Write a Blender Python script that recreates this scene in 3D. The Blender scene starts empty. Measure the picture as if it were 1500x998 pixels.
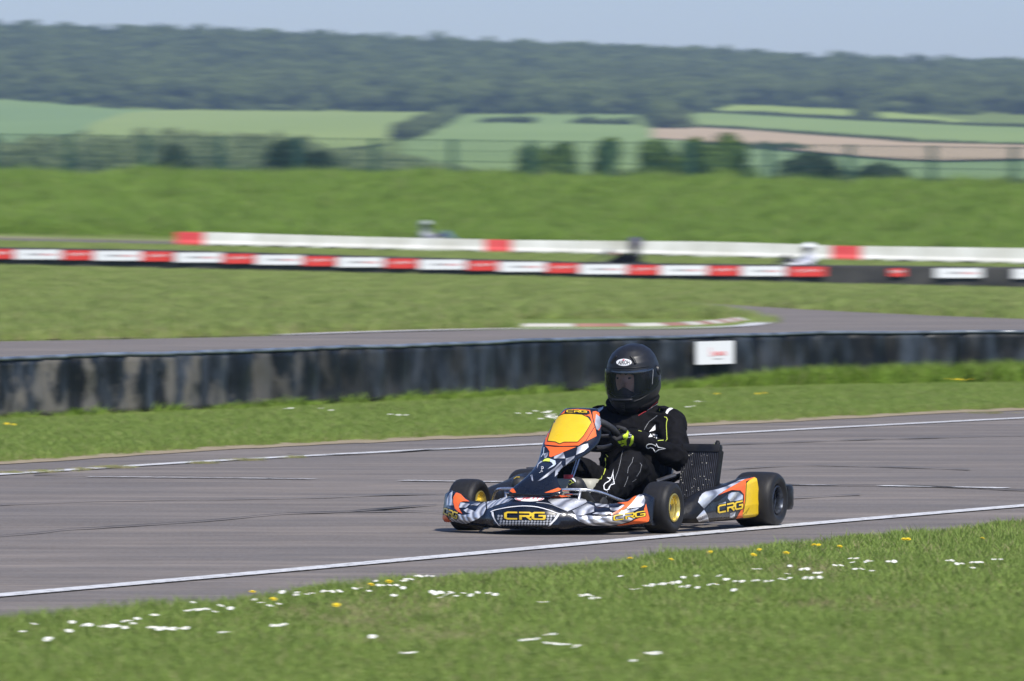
import bpy, bmesh, math, random
import numpy as np
from mathutils import Vector, Matrix, Euler, noise
from mathutils.bvhtree import BVHTree
from mathutils.geometry import tessellate_polygon

random.seed(7); rng = np.random.default_rng(7)
scene = bpy.context.scene
C = scene.collection
R = math.radians

# ------------------------------------------------------------------ camera, sky, sun, exposure
FPX = 13200.0; HORY = 287.0; CAMZ = 1.67; PITCH = math.atan((499 - HORY) / FPX)
cam_d = bpy.data.cameras.new("camera"); cam = bpy.data.objects.new("camera", cam_d); C.objects.link(cam)
cam.location = (0, 0, CAMZ); cam.rotation_euler = (math.pi/2 - PITCH, 0, 0)
cam_d.sensor_width = 36.0; cam_d.lens = 36.0 * FPX / 1500.0
cam_d.clip_start = 0.5; cam_d.clip_end = 60000
cam_d.dof.use_dof = True; cam_d.dof.focus_distance = 45.0
cam_d.dof.aperture_fstop = 18.0; cam_d.dof.aperture_ratio = 0.16
scene.camera = cam

SUN = Vector((0.40, -0.72, 1.05)).normalized()
world = bpy.data.worlds.new("World"); scene.world = world; world.use_nodes = True
wn = world.node_tree; wn.nodes.clear()
sky = wn.nodes.new("ShaderNodeTexSky"); sky.sky_type = 'NISHITA'; sky.sun_disc = False
sky.sun_elevation = math.asin(SUN.z); sky.sun_rotation = math.atan2(SUN.x, SUN.y)
sky.altitude = 50; sky.air_density = 1.0; sky.dust_density = 0.6; sky.ozone_density = 2.0
hs = wn.nodes.new("ShaderNodeHueSaturation"); hs.inputs['Saturation'].default_value = 1.0
bg = wn.nodes.new("ShaderNodeBackground"); bg.inputs['Strength'].default_value = 0.10
out = wn.nodes.new("ShaderNodeOutputWorld")
mxw = wn.nodes.new('ShaderNodeMix'); mxw.data_type = 'RGBA'; mxw.blend_type = 'MULTIPLY'; mxw.inputs[0].default_value = 1.0; mxw.inputs[7].default_value = (.82, .90, 1.19, 1)
wn.links.new(sky.outputs[0], mxw.inputs[6]); wn.links.new(mxw.outputs[2], hs.inputs['Color']); wn.links.new(hs.outputs[0], bg.inputs[0]); wn.links.new(bg.outputs[0], out.inputs[0])
sd = bpy.data.lights.new("sun", 'SUN'); sd.energy = 4.2; sd.angle = R(0.53); sd.color = (1.0, 0.95, 0.87)
so = bpy.data.objects.new("sun", sd); C.objects.link(so)
so.rotation_euler = SUN.to_track_quat('Z', 'Y').to_euler(); so.location = (20, -20, 40)
scene.view_settings.view_transform = 'Standard'; scene.view_settings.look = 'None'
scene.view_settings.exposure = 0.35; scene.view_settings.gamma = 1.0
scene.cycles.volume_bounces = 1; scene.cycles.max_bounces = 8; scene.cycles.transparent_max_bounces = 12

# ------------------------------------------------------------------ picture measurements -> places
CT, ST = math.cos(PITCH), math.sin(PITCH)
def ray(px, py):
    x = (px - 750) / FPX; y = (499 - py) / FPX
    return Vector((x, CT + y*ST, -ST + y*CT)).normalized()
ORI = Vector((0, 0, CAMZ))
def ground(px, py, z=0.0):
    d = ray(px, py); t = (z - CAMZ) / d.z
    return ORI + d*t
def at_depth(px, py, D):
    d = ray(px, py); return ORI + d*(D / d.y)

# ------------------------------------------------------------------ object helpers
def props(o, label=None, cat=None, group=None, kind=None):
    if label: o['label'] = label
    if cat: o['category'] = cat
    if group: o['group'] = group
    if kind: o['kind'] = kind
    return o
def empty(name, loc=(0,0,0), rotz=0, **k):
    o = bpy.data.objects.new(name, None); C.objects.link(o); o.location = loc; o.rotation_euler = (0,0,rotz)
    o.empty_display_size = .2
    return props(o, **k)
def mesh_obj(name, verts, faces, mat, parent=None, smooth=False, auto=None, **k):
    me = bpy.data.meshes.new(name); me.from_pydata([tuple(v) for v in verts], [], [tuple(f) for f in faces]); me.update()
    return link_mesh(name, me, mat, parent, smooth, auto, **k)
def link_mesh(name, me, mat, parent=None, smooth=False, auto=None, **k):
    for m in (mat if isinstance(mat, (list, tuple)) else [mat]): me.materials.append(m)
    o = bpy.data.objects.new(name, me); C.objects.link(o)
    if parent is not None: o.parent = parent
    if smooth: me.polygons.foreach_set('use_smooth', [True]*len(me.polygons))
    if smooth and auto:
        try: me.set_sharp_from_angle(angle=R(auto))
        except Exception: pass
    return props(o, **k)
def bm_obj(name, bm, mat, parent=None, smooth=False, auto=None, **k):
    me = bpy.data.meshes.new(name); bmesh.ops.recalc_face_normals(bm, faces=bm.faces); bm.to_mesh(me); bm.free()
    return link_mesh(name, me, mat, parent, smooth, auto, **k)
def apply_mods(o):
    bpy.context.view_layer.update()
    dg = bpy.context.evaluated_depsgraph_get()
    me = bpy.data.meshes.new_from_object(o.evaluated_get(dg)); o.modifiers.clear(); o.data = me
def box(bm, c, s, rot=None):
    r = bmesh.ops.create_cube(bm, size=1.0); M = Matrix.Translation(c) @ (rot.to_4x4() if rot else Matrix()) @ Matrix.Diagonal((*s, 1))
    bmesh.ops.transform(bm, matrix=M, verts=r['verts']); return r['verts']
def bevel_all(bm, off, seg=2):
    bmesh.ops.bevel(bm, geom=bm.edges[:], offset=off, segments=seg, affect='EDGES', profile=.6)
def tube(bm, pts, r, n=10, closed=False):
    pts = [Vector(p) for p in pts]; N = len(pts); rings = []; up = None
    rr = r if isinstance(r, (list, tuple)) else [r]*N
    for i, p in enumerate(pts):
        if closed: t = pts[(i+1) % N] - pts[i-1]
        else: t = pts[min(i+1, N-1)] - pts[max(i-1, 0)]
        t.normalize()
        if up is None: up = t.orthogonal().normalized()
        up = (up - t*up.dot(t)).normalized(); s = t.cross(up)
        rings.append([bm.verts.new(p + (up*math.cos(2*math.pi*k/n) + s*math.sin(2*math.pi*k/n))*rr[i]) for k in range(n)])
    for i in range(N if closed else N-1):
        A, B = rings[i], rings[(i+1) % N]
        for k in range(n): bm.faces.new((A[k], A[(k+1) % n], B[(k+1) % n], B[k]))
    if not closed: bm.faces.new(rings[0][::-1]); bm.faces.new(rings[-1])
def smooth_path(pts, sub=6):
    pts = [Vector(p) for p in pts]; o = []
    for i in range(len(pts)-1):
        p0, p1, p2, p3 = pts[max(i-1,0)], pts[i], pts[i+1], pts[min(i+2, len(pts)-1)]
        for k in range(sub):
            t = k/sub
            o.append(.5*((2*p1)+(-p0+p2)*t+(2*p0-5*p1+4*p2-p3)*t*t+(-p0+3*p1-3*p2+p3)*t**3))
    o.append(pts[-1]); return o
def lathe_x(bm, prof, n=40, cap=False, x0=0.0):
    rings = []
    for x, r in prof:
        if r < 1e-5: rings.append([bm.verts.new((x0+x, 0, 0))]); continue
        rings.append([bm.verts.new((x0+x, r*math.cos(2*math.pi*k/n), r*math.sin(2*math.pi*k/n))) for k in range(n)])
    for A, B in zip(rings, rings[1:]):
        for k in range(n):
            k2 = (k+1) % n
            if len(A) == 1: bm.faces.new((A[0], B[k], B[k2]))
            elif len(B) == 1: bm.faces.new((A[k], A[k2], B[0]))
            else: bm.faces.new((A[k], A[k2], B[k2], B[k]))
    return rings
def loft(sections, closed_profile=True, caps=True):
    n = len(sections[0]); verts = [v for s in sections for v in s]; faces = []
    for i in range(len(sections)-1):
        for k in range(n if closed_profile else n-1):
            k2 = (k+1) % n
            faces.append((i*n+k, i*n+k2, (i+1)*n+k2, (i+1)*n+k))
    if caps and closed_profile:
        faces.append(tuple(range(n))[::-1]); faces.append(tuple((len(sections)-1)*n + k for k in range(n)))
    return verts, faces

# ------------------------------------------------------------------ materials
def new_mat(name, col=(.5,.5,.5), rough=.6, metal=0.0, spec=.5):
    m = bpy.data.materials.new(name); m.use_nodes = True; b = m.node_tree.nodes['Principled BSDF']
    b.inputs['Base Color'].default_value = (*col, 1); b.inputs['Roughness'].default_value = rough
    b.inputs['Metallic'].default_value = metal; b.inputs['Specular IOR Level'].default_value = spec
    return m
def nd(m, t, **kw):
    n = m.node_tree.nodes.new(t)
    for k, v in kw.items(): setattr(n, k, v)
    return n
def coords(m, scale=(1,1,1), kind='Object', rot=(0,0,0)):
    tc = nd(m, 'ShaderNodeTexCoord'); mp = nd(m, 'ShaderNodeMapping'); mp.inputs['Scale'].default_value = scale; mp.inputs['Rotation'].default_value = rot
    m.node_tree.links.new(tc.outputs[kind], mp.inputs[0]); return mp.outputs[0]
def noise_n(m, vec, scale, detail=4, rough=.55):
    n = nd(m, 'ShaderNodeTexNoise'); n.inputs['Scale'].default_value = scale; n.inputs['Detail'].default_value = detail; n.inputs['Roughness'].default_value = rough
    m.node_tree.links.new(vec, n.inputs['Vector']); return n.outputs['Fac']
def ramp(m, fac, stops):
    r = nd(m, 'ShaderNodeValToRGB'); e = r.color_ramp.elements
    while len(e) < len(stops): e.new(.5)
    for s, (p, c) in zip(e, stops): s.position = p; s.color = (*c, 1) if len(c) == 3 else c
    m.node_tree.links.new(fac, r.inputs[0]); return r.outputs[0]
def mix(m, fac, a, b, mode='MIX'):
    n = nd(m, 'ShaderNodeMix', data_type='RGBA', blend_type=mode)
    L = m.node_tree.links
    for i, v in ((0, fac), (6, a), (7, b)):
        if hasattr(v, 'is_output'): L.new(v, n.inputs[i])
        else: n.inputs[i].default_value = v if i == 0 else ((*v, 1) if len(v) == 3 else v)
    return n.outputs[2]
def setc(m, sock, inp='Base Color'): m.node_tree.links.new(sock, m.node_tree.nodes['Principled BSDF'].inputs[inp])
def bump(m, h, strength=.3, dist=.01):
    b = nd(m, 'ShaderNodeBump'); b.inputs['Strength'].default_value = strength; b.inputs['Distance'].default_value = dist
    m.node_tree.links.new(h, b.inputs['Height']); m.node_tree.links.new(b.outputs[0], m.node_tree.nodes['Principled BSDF'].inputs['Normal'])
G3 = lambda v: (v, v, v)

def noisy(name, c1, c2, scale, rough=.7, metal=0, spec=.4, bs=0, bd=.002, bscale=None, sc=(1,1,1), rr=None):
    m = new_mat(name, c1, rough, metal, spec); v = coords(m, sc)
    f = noise_n(m, v, scale, 5); setc(m, ramp(m, f, [(.32, c1), (.68, c2)]))
    if rr: setc(m, ramp(m, noise_n(m, v, scale*1.7, 4), [(.3, G3(rr[0])), (.7, G3(rr[1]))]), 'Roughness')
    if bs: bump(m, noise_n(m, v, bscale or scale*4, 3), bs, bd)
    return m

# grass ground: broad and fine variation, dry patches
def grass_ground(name, base, light, dry, big=.35, fine=9, dryamt=.62, sc=(1,1,1)):
    m = new_mat(name, base, .95, 0, .15); v = coords(m, sc)
    a = noise_n(m, v, big, 5, .6); b = noise_n(m, v, fine, 5, .7); d = noise_n(m, v, big*2.3, 4, .6)
    c = ramp(m, a, [(.35, base), (.65, light)]); c = mix(m, ramp(m, b, [(.3, G3(0)), (.7, G3(.7))]), c, tuple(x*.62 for x in base))
    c = mix(m, ramp(m, d, [(dryamt, G3(0)), (dryamt+.12, G3(.75))]), c, dry)
    setc(m, c); bump(m, b, .6, .03); return m
M = {}
M['terrain'] = grass_ground('meadow_ground', (.150,.205,.040), (.215,.270,.065), (.27,.24,.10), .12, 2.5, .62)
M['soil'] = noisy('verge_soil', (.23,.18,.11), (.33,.27,.17), 6, .95, bs=.4, bd=.01)

def asphalt():
    m = new_mat('asphalt', (.1,.1,.1), .85, 0, .3)
    v = coords(m, (1,1,1)); vs = coords(m, (.22,1.3,1), rot=(0,0,R(-22)))
    a = noise_n(m, vs, 1.3, 8, .72); b = noise_n(m, v, 60, 3, .7); c = noise_n(m, vs, 5, 5, .65); g = noise_n(m, v, 230, 2, .6)
    col = ramp(m, a, [(.36, (.112,.091,.072)), (.5, (.186,.153,.122)), (.62, (.262,.217,.174))])
    col = mix(m, ramp(m, noise_n(m, coords(m, (.5,.9,1), rot=(0,0,R(-20))), .8, 5, .6), [(.35, G3(.55)), (.6, G3(0))]), col, (.105,.094,.085))
    col = mix(m, ramp(m, c, [(.4, G3(0)), (.75, G3(.7))]), col, (.092,.084,.080))
    col = mix(m, ramp(m, b, [(.42, G3(0)), (.70, G3(.45))]), col, (.29,.28,.27))
    col = mix(m, ramp(m, g, [(.5, G3(0)), (.72, G3(.55))]), col, (.05,.05,.052))
    setc(m, col); bump(m, b, .5, .004); return m
M['asphalt'] = asphalt()
def paint(name, c, wear):
    m = new_mat(name, c, .7, 0, .3); v = coords(m, (1,1,1))
    f = ramp(m, noise_n(m, v, 22, 6, .7), [(.5-wear, (.17,.165,.16)), (.56-wear, c)])
    setc(m, mix(m, ramp(m, noise_n(m, v, 2.3, 4), [(.35, G3(0)), (.7, G3(.35))]), f, (.40,.39,.37))); return m
M['line'] = paint('white_line_paint', (.60,.60,.59), .10)
M['faint'] = paint('worn_line_paint', (.50,.49,.48), .05)
M['crack'] = noisy('crack_filler', (.030,.029,.028), (.075,.070,.064), 9, .9)
M['crack_pale'] = noisy('crack_dust', (.08,.078,.075), (.13,.125,.12), 9, .9)

M['rubber_belt'] = None
def belt():
    m = new_mat('rubber_belting', (.03,.032,.035), .5, 0, .22)
    v = coords(m, (1,1,1)); vs = coords(m, (4.4, 2.0, 1.9), rot=(0,R(-28),0))
    tc = nd(m, 'ShaderNodeTexCoord'); sx = nd(m, 'ShaderNodeSeparateXYZ'); m.node_tree.links.new(tc.outputs['Object'], sx.inputs[0])
    mr = nd(m, 'ShaderNodeMapRange'); m.node_tree.links.new(sx.outputs[0], mr.inputs[0])
    for i, x in ((1, -1.2), (2, -2.6), (3, 0.12), (4, 1.0)): mr.inputs[i].default_value = x
    st = ramp(m, noise_n(m, vs, 1.35, 5, .55), [(.49, G3(0)), (.60, G3(1))])
    mul = nd(m, 'ShaderNodeMath', operation='MULTIPLY'); m.node_tree.links.new(st, mul.inputs[0]); m.node_tree.links.new(mr.outputs[0], mul.inputs[1])
    base = ramp(m, noise_n(m, coords(m, (3,3,1)), 1.5, 5), [(.3, (.003,.004,.005)), (.5, (.007,.010,.012)), (.74, (.062,.078,.100))])  # lighter bluish patches paint a specular sheen into the dark rubber
    base = mix(m, mul.outputs[0], base, (.120,.112,.095))
    base = mix(m, ramp(m, noise_n(m, v, 14, 5, .7), [(.55, G3(0)), (.85, G3(.08))]), base, (.16,.15,.13))
    sep = nd(m, 'ShaderNodeMapRange'); m.node_tree.links.new(sx.outputs[2], sep.inputs[0])
    for i, x in ((1, .20), (2, .0), (3, 0.0), (4, .12)): sep.inputs[i].default_value = x
    base = mix(m, sep.outputs[0], base, (.12,.115,.11))
    setc(m, base); setc(m, ramp(m, noise_n(m, vs, 2.0, 4), [(.3, G3(.35)), (.7, G3(.7))]), 'Roughness'); bump(m, noise_n(m, vs, 1.6, 4), .5, .03); return m
M['rubber_belt'] = belt()
M['tyre_old'] = noisy('old_tyre_rubber', (.025,.027,.03), (.07,.07,.07), 7, .7)
M['belt_far'] = noisy('far_wall_rubber', (.012,.013,.013), (.05,.048,.043), 1.8, .7)
M['board_red'] = noisy('board_red', (.62,.035,.03), (.70,.06,.045), 3, .45)
M['board_white'] = noisy('board_white', (.74,.74,.75), (.80,.80,.80), 3, .45)
M['print_white'] = new_mat('print_white', (.72,.66,.66), .5)
M['print_red'] = new_mat('print_red', (.60,.06,.06), .5)
M['print_dark'] = new_mat('print_dark', (.12,.10,.11), .5)
M['block_white'] = noisy('painted_block_white', (.42,.41,.35), (.66,.66,.62), .9, .6)
M['block_red'] = noisy('painted_block_red', (.50,.03,.035), (.62,.07,.065), 1.4, .6)
M['kerb_white'] = noisy('kerb_white', (.38,.36,.30), (.56,.54,.47), 2, .8)
M['kerb_red'] = noisy('kerb_red', (.24,.12,.09), (.34,.18,.13), 2, .8)

def leaf_mat(name, dark, light, rnd=True, rough=.6, vs=.6):
    m = new_mat(name, dark, rough, 0, .25)
    oi = nd(m, 'ShaderNodeObjectInfo'); v = coords(m, (1,1,1), 'Object')
    c = ramp(m, noise_n(m, v, vs, 3), [(.33, dark), (.67, light)])
    if rnd: c = mix(m, ramp(m, oi.outputs['Random'], [(0, G3(0)), (1, G3(.8))]), c, tuple(x*1.25 for x in light))
    setc(m, c)
    b = m.node_tree.nodes['Principled BSDF']; tr = nd(m, 'ShaderNodeBsdfTranslucent'); mx = nd(m, 'ShaderNodeMixShader'); mx.inputs[0].default_value = .25
    L = m.node_tree.links; L.new(c, tr.inputs[0]); L.new(b.outputs[0], mx.inputs[1]); L.new(tr.outputs[0], mx.inputs[2]); L.new(mx.outputs[0], m.node_tree.nodes['Material Output'].inputs[0])
    return m
M['blade'] = leaf_mat('grass_blade', (.128,.200,.036), (.222,.298,.066), vs=14)
M['blade_dry'] = leaf_mat('grass_blade_dry', (.22,.20,.09), (.34,.30,.15), vs=14)
M['blade_long'] = leaf_mat('long_grass_blade', (.115,.200,.022), (.215,.325,.046), vs=3)
M['blade_pale'] = leaf_mat('infield_blade', (.165,.230,.052), (.265,.330,.088), vs=3)
M['wood_leaf'] = leaf_mat('woodland_leaf', (.020,.038,.014), (.130,.165,.048), vs=.35)
M['tree_leaf'] = leaf_mat('tree_leaf', (.040,.085,.018), (.115,.185,.035), rnd=False, vs=.9)
M['dark_leaf'] = leaf_mat('dark_bush_leaf', (.010,.022,.012), (.028,.050,.022), rnd=False, vs=.9)
M['bark'] = noisy('bark', (.05,.04,.03), (.10,.08,.06), 6, .9)
M['fence'] = new_mat('green_fence_wire', (.018,.07,.050), .5)

# ------------------------------------------------------------------ terrain
RIDGE = [(-1500,20),(-400,27),(0,31),(200,40),(400,45),(500,50),(700,60),(950,70),(1040,72),(1200,84),(1400,88),(1500,90),(2200,100),(3500,110)]
def interp(tab, x):
    return float(np.interp(x, [a for a, _ in tab], [b for _, b in tab]))
FOOT = [(-2000,270),(0,272),(400,276),(750,280),(1100,280),(1500,278),(3500,270)]
FENCE_D = lambda px: 362 - 29*(px/1500)
CREST_Y = [(-2000,248),(0,250),(500,249),(1000,257),(1500,268),(3500,280)]
def hill_y(px, D):
    if D < 2200: return 270 - 105*(D-800)/1400
    ry = interp(RIDGE, px) + 26
    return 165 + (ry-165)*min(1, (D-2200)/700)
def sstep(a, b, v):
    t = min(1, max(0, (v-a)/(b-a))); return t*t*(3-2*t)
def base_z(x, D):
    return (-.0224*max(-26, min(26, x)) - .065)*sstep(130, 186, D) + .225*sstep(192, 234, D)
def groundT(px, py, add=0.0):
    z = 0.0
    for _ in range(25):
        p = ground(px, py, z)
        z = .5*z + .5*base_z(p.x, min(p.y, 400))
    p = ground(px, py, z); p.z = base_z(p.x, p.y) + add; return p
def terr(x, D):
    if D < 60: return 0.0
    px = 750 + FPX*x/D
    px = max(-2200, min(3700, px))
    if D < 800:
        f = interp(FOOT, px); c = FENCE_D(px) - 4
        zc = CAMZ + (HORY - interp(CREST_Y, px))*c/FPX - .50
        if D <= f: return base_z(x, D)
        if D <= c:
            t = (D-f)/(c-f); s = t*t*(3-2*t)
            return zc*s + base_z(x, D)*(1-s) + .10*math.sin(x*.9)*t*(1-t)*2
        if D < 430: return zc - (D-c)/(430-c)*(zc-.5)
        if D < 600: return .5 - (D-430)/170*1.2
        z8 = CAMZ + (HORY-270)*800/FPX
        return -.7 + (D-600)/200*(z8+.7)
    if D <= 2900: return CAMZ + (HORY - hill_y(px, D))*D/FPX
    z = CAMZ + (HORY - hill_y(px, 2900))*2900/FPX
    return max(5, z - (D-2900)*.02)
rows = list(np.arange(-60, 60, 20)) + list(np.arange(60, 126, 6)) + list(np.arange(126, 270, 2)) + list(np.arange(270, 372, 1.6)) + list(np.arange(372, 800, 12)) + list(np.arange(800, 2960, 30)) + [3100,3400,3900,4500,5050]
cols = np.concatenate([np.linspace(-1,-.3,10)[:-1], np.linspace(-.3,.3,70), np.linspace(.3,1,10)[1:]])
V = []; nc = len(cols)
for D in rows:
    hw = 60 + .35*max(D, 0)
    for c in cols:
        x = c*hw; V.append((x, D, terr(x, D) if D > 60 else 0.0))
F = [(i*nc+j, i*nc+j+1, (i+1)*nc+j+1, (i+1)*nc+j) for i in range(len(rows)-1) for j in range(nc-1)]
mesh_obj('ground', V, F, M['terrain'], smooth=True, kind='structure')

def hill_pt(px, py, lift=0):
    lo, hi = 800, 2900
    for _ in range(40):
        mid = (lo+hi)/2
        if hill_y(px, mid) > py: lo = mid
        else: hi = mid
    D = (lo+hi)/2; x = (px-750)*D/FPX
    return Vector((x, D, terr(x, D) + lift))

def sheet(name, outline, mat, z, step=None, kind='structure', **k):
    """flat ground sheet from world outline points"""
    bm = bmesh.new(); vs = [bm.verts.new((p.x, p.y, z)) for p in outline]; f = bm.faces.new(vs)
    bmesh.ops.triangulate(bm, faces=[f])
    for f in bm.faces:
        if f.normal.z < 0: f.normal_flip()
    me = bpy.data.meshes.new(name); bm.to_mesh(me); bm.free()
    for p in me.polygons: pass
    return link_mesh(name, me, mat, kind=kind, **k)
def poly_line(pts, sub=12): return smooth_path(pts, sub)
def ribbon(name, pts, w, mat, z, kind='structure', wj=0.0, **k):
    pts = [Vector((p[0], p[1], 0)) for p in pts]; vs = []; fs = []
    for i, p in enumerate(pts):
        t = (pts[min(i+1, len(pts)-1)] - pts[max(i-1, 0)]).normalized(); n = Vector((-t.y, t.x, 0))
        ww = w*(1 + wj*(random.random()*2-1)); vs += [(p.x+n.x*ww/2, p.y+n.y*ww/2, z), (p.x-n.x*ww/2, p.y-n.y*ww/2, z)]
        if i: fs.append((2*i-2, 2*i-1, 2*i+1, 2*i))
    return mesh_obj(name, vs, fs, mat, kind=kind, **k)
def G(lst, z=0.0): return [ground(x, y, z) for x, y in lst]

# main track
near_px = [(-700,985),(-300,948),(0,918),(300,893),(480,872),(700,851),(900,834),(1100,812),(1300,792),(1500,774),(1900,740),(2500,700)]
far_px = [(-700,732),(-300,704),(0,682),(400,656),(800,638),(1000,626),(1500,602),(1900,585),(2500,565)]
def jitter(pts, a, n=8):
    o = []
    for i, p in enumerate(smooth_path(pts, n)):
        o.append(p + Vector((0, noise.noise(Vector((p.x*2.2, p.y*.4, 3)))*a + noise.noise(Vector((p.x*7, 1, 3)))*a*.5, 0)))
    return o
NEAR = jitter(G(near_px), .22, 24); FAR = jitter(G(far_px), .25, 24)
sheet('race_track', NEAR + FAR[::-1], M['asphalt'], .004)
# sandy verge along both edges
def offset_y(pts, d): return [Vector((p.x, p.y + d(p), 0)) for p in pts]
sheet('sandy_verge', offset_y(FAR, lambda p: -.12) + offset_y(FAR, lambda p: .95 + .5*noise.noise(Vector((p.x*.8, 0, 9))))[::-1], M['soil'], .008)
def px_line(lst, n=20, z=0): return smooth_path(G(lst, z), n)
ribbon('edge_line', px_line([(-700,940),(-300,902),(0,875),(400,840),(700,813),(1000,786),(1500,743),(1900,712),(2500,672)]), .150, M['line'], .010)
ribbon('edge_line', px_line([(-700,745),(-300,716),(0,697),(300,678),(600,662),(800,652),(1000,640),(1500,614),(1900,596),(2500,572)]), .150, M['line'], .010)
ribbon('lane_line', px_line([(130,700.5),(300,702),(460,704)]), .10, M['faint'], .010, wj=.5)
ribbon('lane_line', px_line([(588,706),(690,707.5),(900,709.5),(1000,710.5),(1110,711.8),(1225,713)]), .13, M['faint'], .010, wj=.3)
ribbon('lane_line', px_line([(1290,713.8),(1380,715.5),(1475,717.2)]), .14, M['line'], .010, wj=.3)
def crack(lst, w, mat='crack', n=26, amp=.05):
    pts = px_line(lst, n)
    pts = [p + Vector((0, noise.noise(Vector((p.x*3, p.y, 5)))*amp*2, 0)) for p in pts]
    vs = []; fs = []
    for i, p in enumerate(pts):
        ww = w*2.0*(.35 + 1.0*abs(noise.noise(Vector((p.x*2.3, 7, 1))))*2)
        vs += [(p.x, p.y+ww/2, .013), (p.x, p.y-ww/2, .013)]
        if i: fs.append((2*i-2, 2*i-1, 2*i+1, 2*i))
    mesh_obj('track_crack', vs, fs, M[mat], kind='structure')
crack([(-300,812),(0,788),(60,783),(100,778),(160,775),(300,766),(400,757),(520,751),(640,742)], .075)
crack([(50,698),(140,699),(350,701.5),(430,703)], .05)
crack([(1000,711.6),(1100,711),(1190,713),(1300,713.4),(1475,719.5),(1560,722)], .036)
crack([(1010,740),(1100,735),(1180,731.5),(1260,727)], .05, 'crack_pale')
crack([(420,645+20),(520,668),(700,656)], .05, 'crack_pale')
crack([(0,742),(160,736),(400,733),(640,725)], .05, 'crack_pale')
crack([(1060,690),(1200,684),(1420,690)], .05, 'crack_pale')
crack([(500,752.5),(600,752),(650,755)], .035)
crack([(1010,655),(1150,650),(1300,645),(1500,640)], .06, 'crack_pale')

# middle track with its hairpin
inner = [(1100,466),(1050,458),(1000,452),(950,447.5),(900,444)]
outer = [(860,440.5),(930,441),(980,442.5),(1060,446.5),(1150,452),(1300,460),(1500,468),(1800,478),(2300,490)]
front = [(-400,510),(-200,505),(0,501),(200,497.5),(400,493),(600,487),(765,483.5),(900,483.5),(1000,483),(1080,480.5),(1110,477),(1122,472.5),(1118,469)]
mid_out = G(front[:7]); 
hp = smooth_path(G(front), 6)
inn = smooth_path(G([(1118,469)] + inner), 6)[1:]
outr = smooth_path(G(outer), 6)
sheet('hairpin_track', hp + inn + outr + G([(2300,560),(1500,545),(-400,545)]), M['asphalt'], .006)
ribbon('hairpin_edge_line', px_line([(400,492.5),(600,486.2),(765,483),(900,482.8),(1000,482),(1080,479.5),(1108,476),(1120,472.3)], 10), .28, M['line'], .016)
sheet('dry_verge', smooth_path(G([(-400,509),(0,500),(200,496.5),(400,492),(600,485.8),(765,482)]), 8) + smooth_path(G([(-400,506),(0,497.5),(200,494.5),(400,490.5),(600,484.8),(765,481.5)]), 8)[::-1], M['soil'], .014)
# kerb blocks along the hairpin apex
kp = px_line([(765,478.6),(850,478.6),(930,478.2),(1000,476.6),(1050,473.4),(1085,469.2)], 12)
seg_len = 1.0
kerb = empty('kerb', kp[0], label='low red and white painted kerb on the inside of the hairpin', cat='kerb')
acc = 0; i0 = 0; blocks = []
L = [0]
for a, b in zip(kp, kp[1:]): L.append(L[-1] + (b-a).length)
nb = 11
def at_len(s):
    for i in range(len(L)-1):
        if L[i+1] >= s: t = (s-L[i])/max(1e-6, L[i+1]-L[i]); return kp[i].lerp(kp[i+1], t)
    return kp[-1]
for k in range(nb):
    s0 = L[-1]*k/nb; s1 = L[-1]*(k+1)/nb - .03; vs = []; fs = []
    for j in range(4):
        p = at_len(s0 + (s1-s0)*j/3); q = at_len(s0 + (s1-s0)*j/3 + .01); t = (q-p); t = t.normalized() if t.length > 1e-6 else Vector((1,0,0)); n = Vector((-t.y, t.x, 0))
        for w, z in ((-.09,0),(-.085,.01),(.0,.035),(.07,.04),(.08,0)): vs.append(tuple(p + n*w + Vector((0,0,z)) - kp[0]))
    for j in range(3):
        for q in range(4): fs.append((j*5+q, j*5+q+1, (j+1)*5+q+1, (j+1)*5+q))
    fs += [(0,1,2,3,4), (19,18,17,16,15)]
    mesh_obj('kerb_block', vs, fs, M['kerb_white' if k % 2 == 0 else 'kerb_red'], kerb)

# far left track strip and its pale verges
def draped(name, x0, x1, y0, y1, mat, lift, nx=40, ny=6, wob=0):
    vs = []; fs = []
    for i in range(nx+1):
        for j in range(ny+1):
            x = x0+(x1-x0)*i/nx; y = y0(x)+(y1(x)-y0(x))*j/ny; vs.append((x, y, base_z(x, y)+lift))
    for i in range(nx):
        for j in range(ny): a = i*(ny+1)+j; fs.append((a, a+ny+1, a+ny+2, a+1))
    return mesh_obj(name, vs, fs, mat, smooth=True, kind='structure')
draped('far_track', -26, 16, lambda x: 238.5, lambda x: 247, M['asphalt'], .03)
draped('dry_verge', -26, -7.5, lambda x: 248+.5*math.sin(x), lambda x: 256+1.5*math.sin(x*.7), noisy('dry_grass', (.17,.18,.07), (.27,.24,.12), .7, .95), .035)

# fields on the far slope
def hill_patch(name, top, bot, c1, c2, lift, nseg=60, rows_=10):
    """strip between two px lines draped on the slope"""
    x0 = max(top[0][0], bot[0][0]); x1 = min(top[-1][0], bot[-1][0]); vs = []; fs = []
    for i in range(nseg+1):
        px = x0 + (x1-x0)*i/nseg
        for j in range(rows_+1):
            t = j/rows_; py = interp(top, px)*(1-t) + interp(bot, px)*t
            vs.append(hill_pt(px, py, lift))
    for i in range(nseg):
        for j in range(rows_): a = i*(rows_+1)+j; fs.append((a, a+1, a+rows_+2, a+rows_+1))
    m = noisy(name + '_soil', c1, c2, .012, .95, sc=(1,.35,1)); return mesh_obj(name, vs, fs, m, smooth=True, kind='structure')
hill_patch('pasture_field', [(-600,140),(0,147),(60,151),(180,162),(250,163)], [(-600,215),(0,215),(100,200),(180,178),(250,163.5)], (.145,.225,.060), (.175,.26,.072), .25)
hill_patch('crop_field', [(130,186),(180,168),(250,163.5),(400,165),(640,167)], [(130,225),(180,230),(400,230),(560,215),(640,180)], (.205,.27,.055), (.245,.31,.070), .4)
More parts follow.
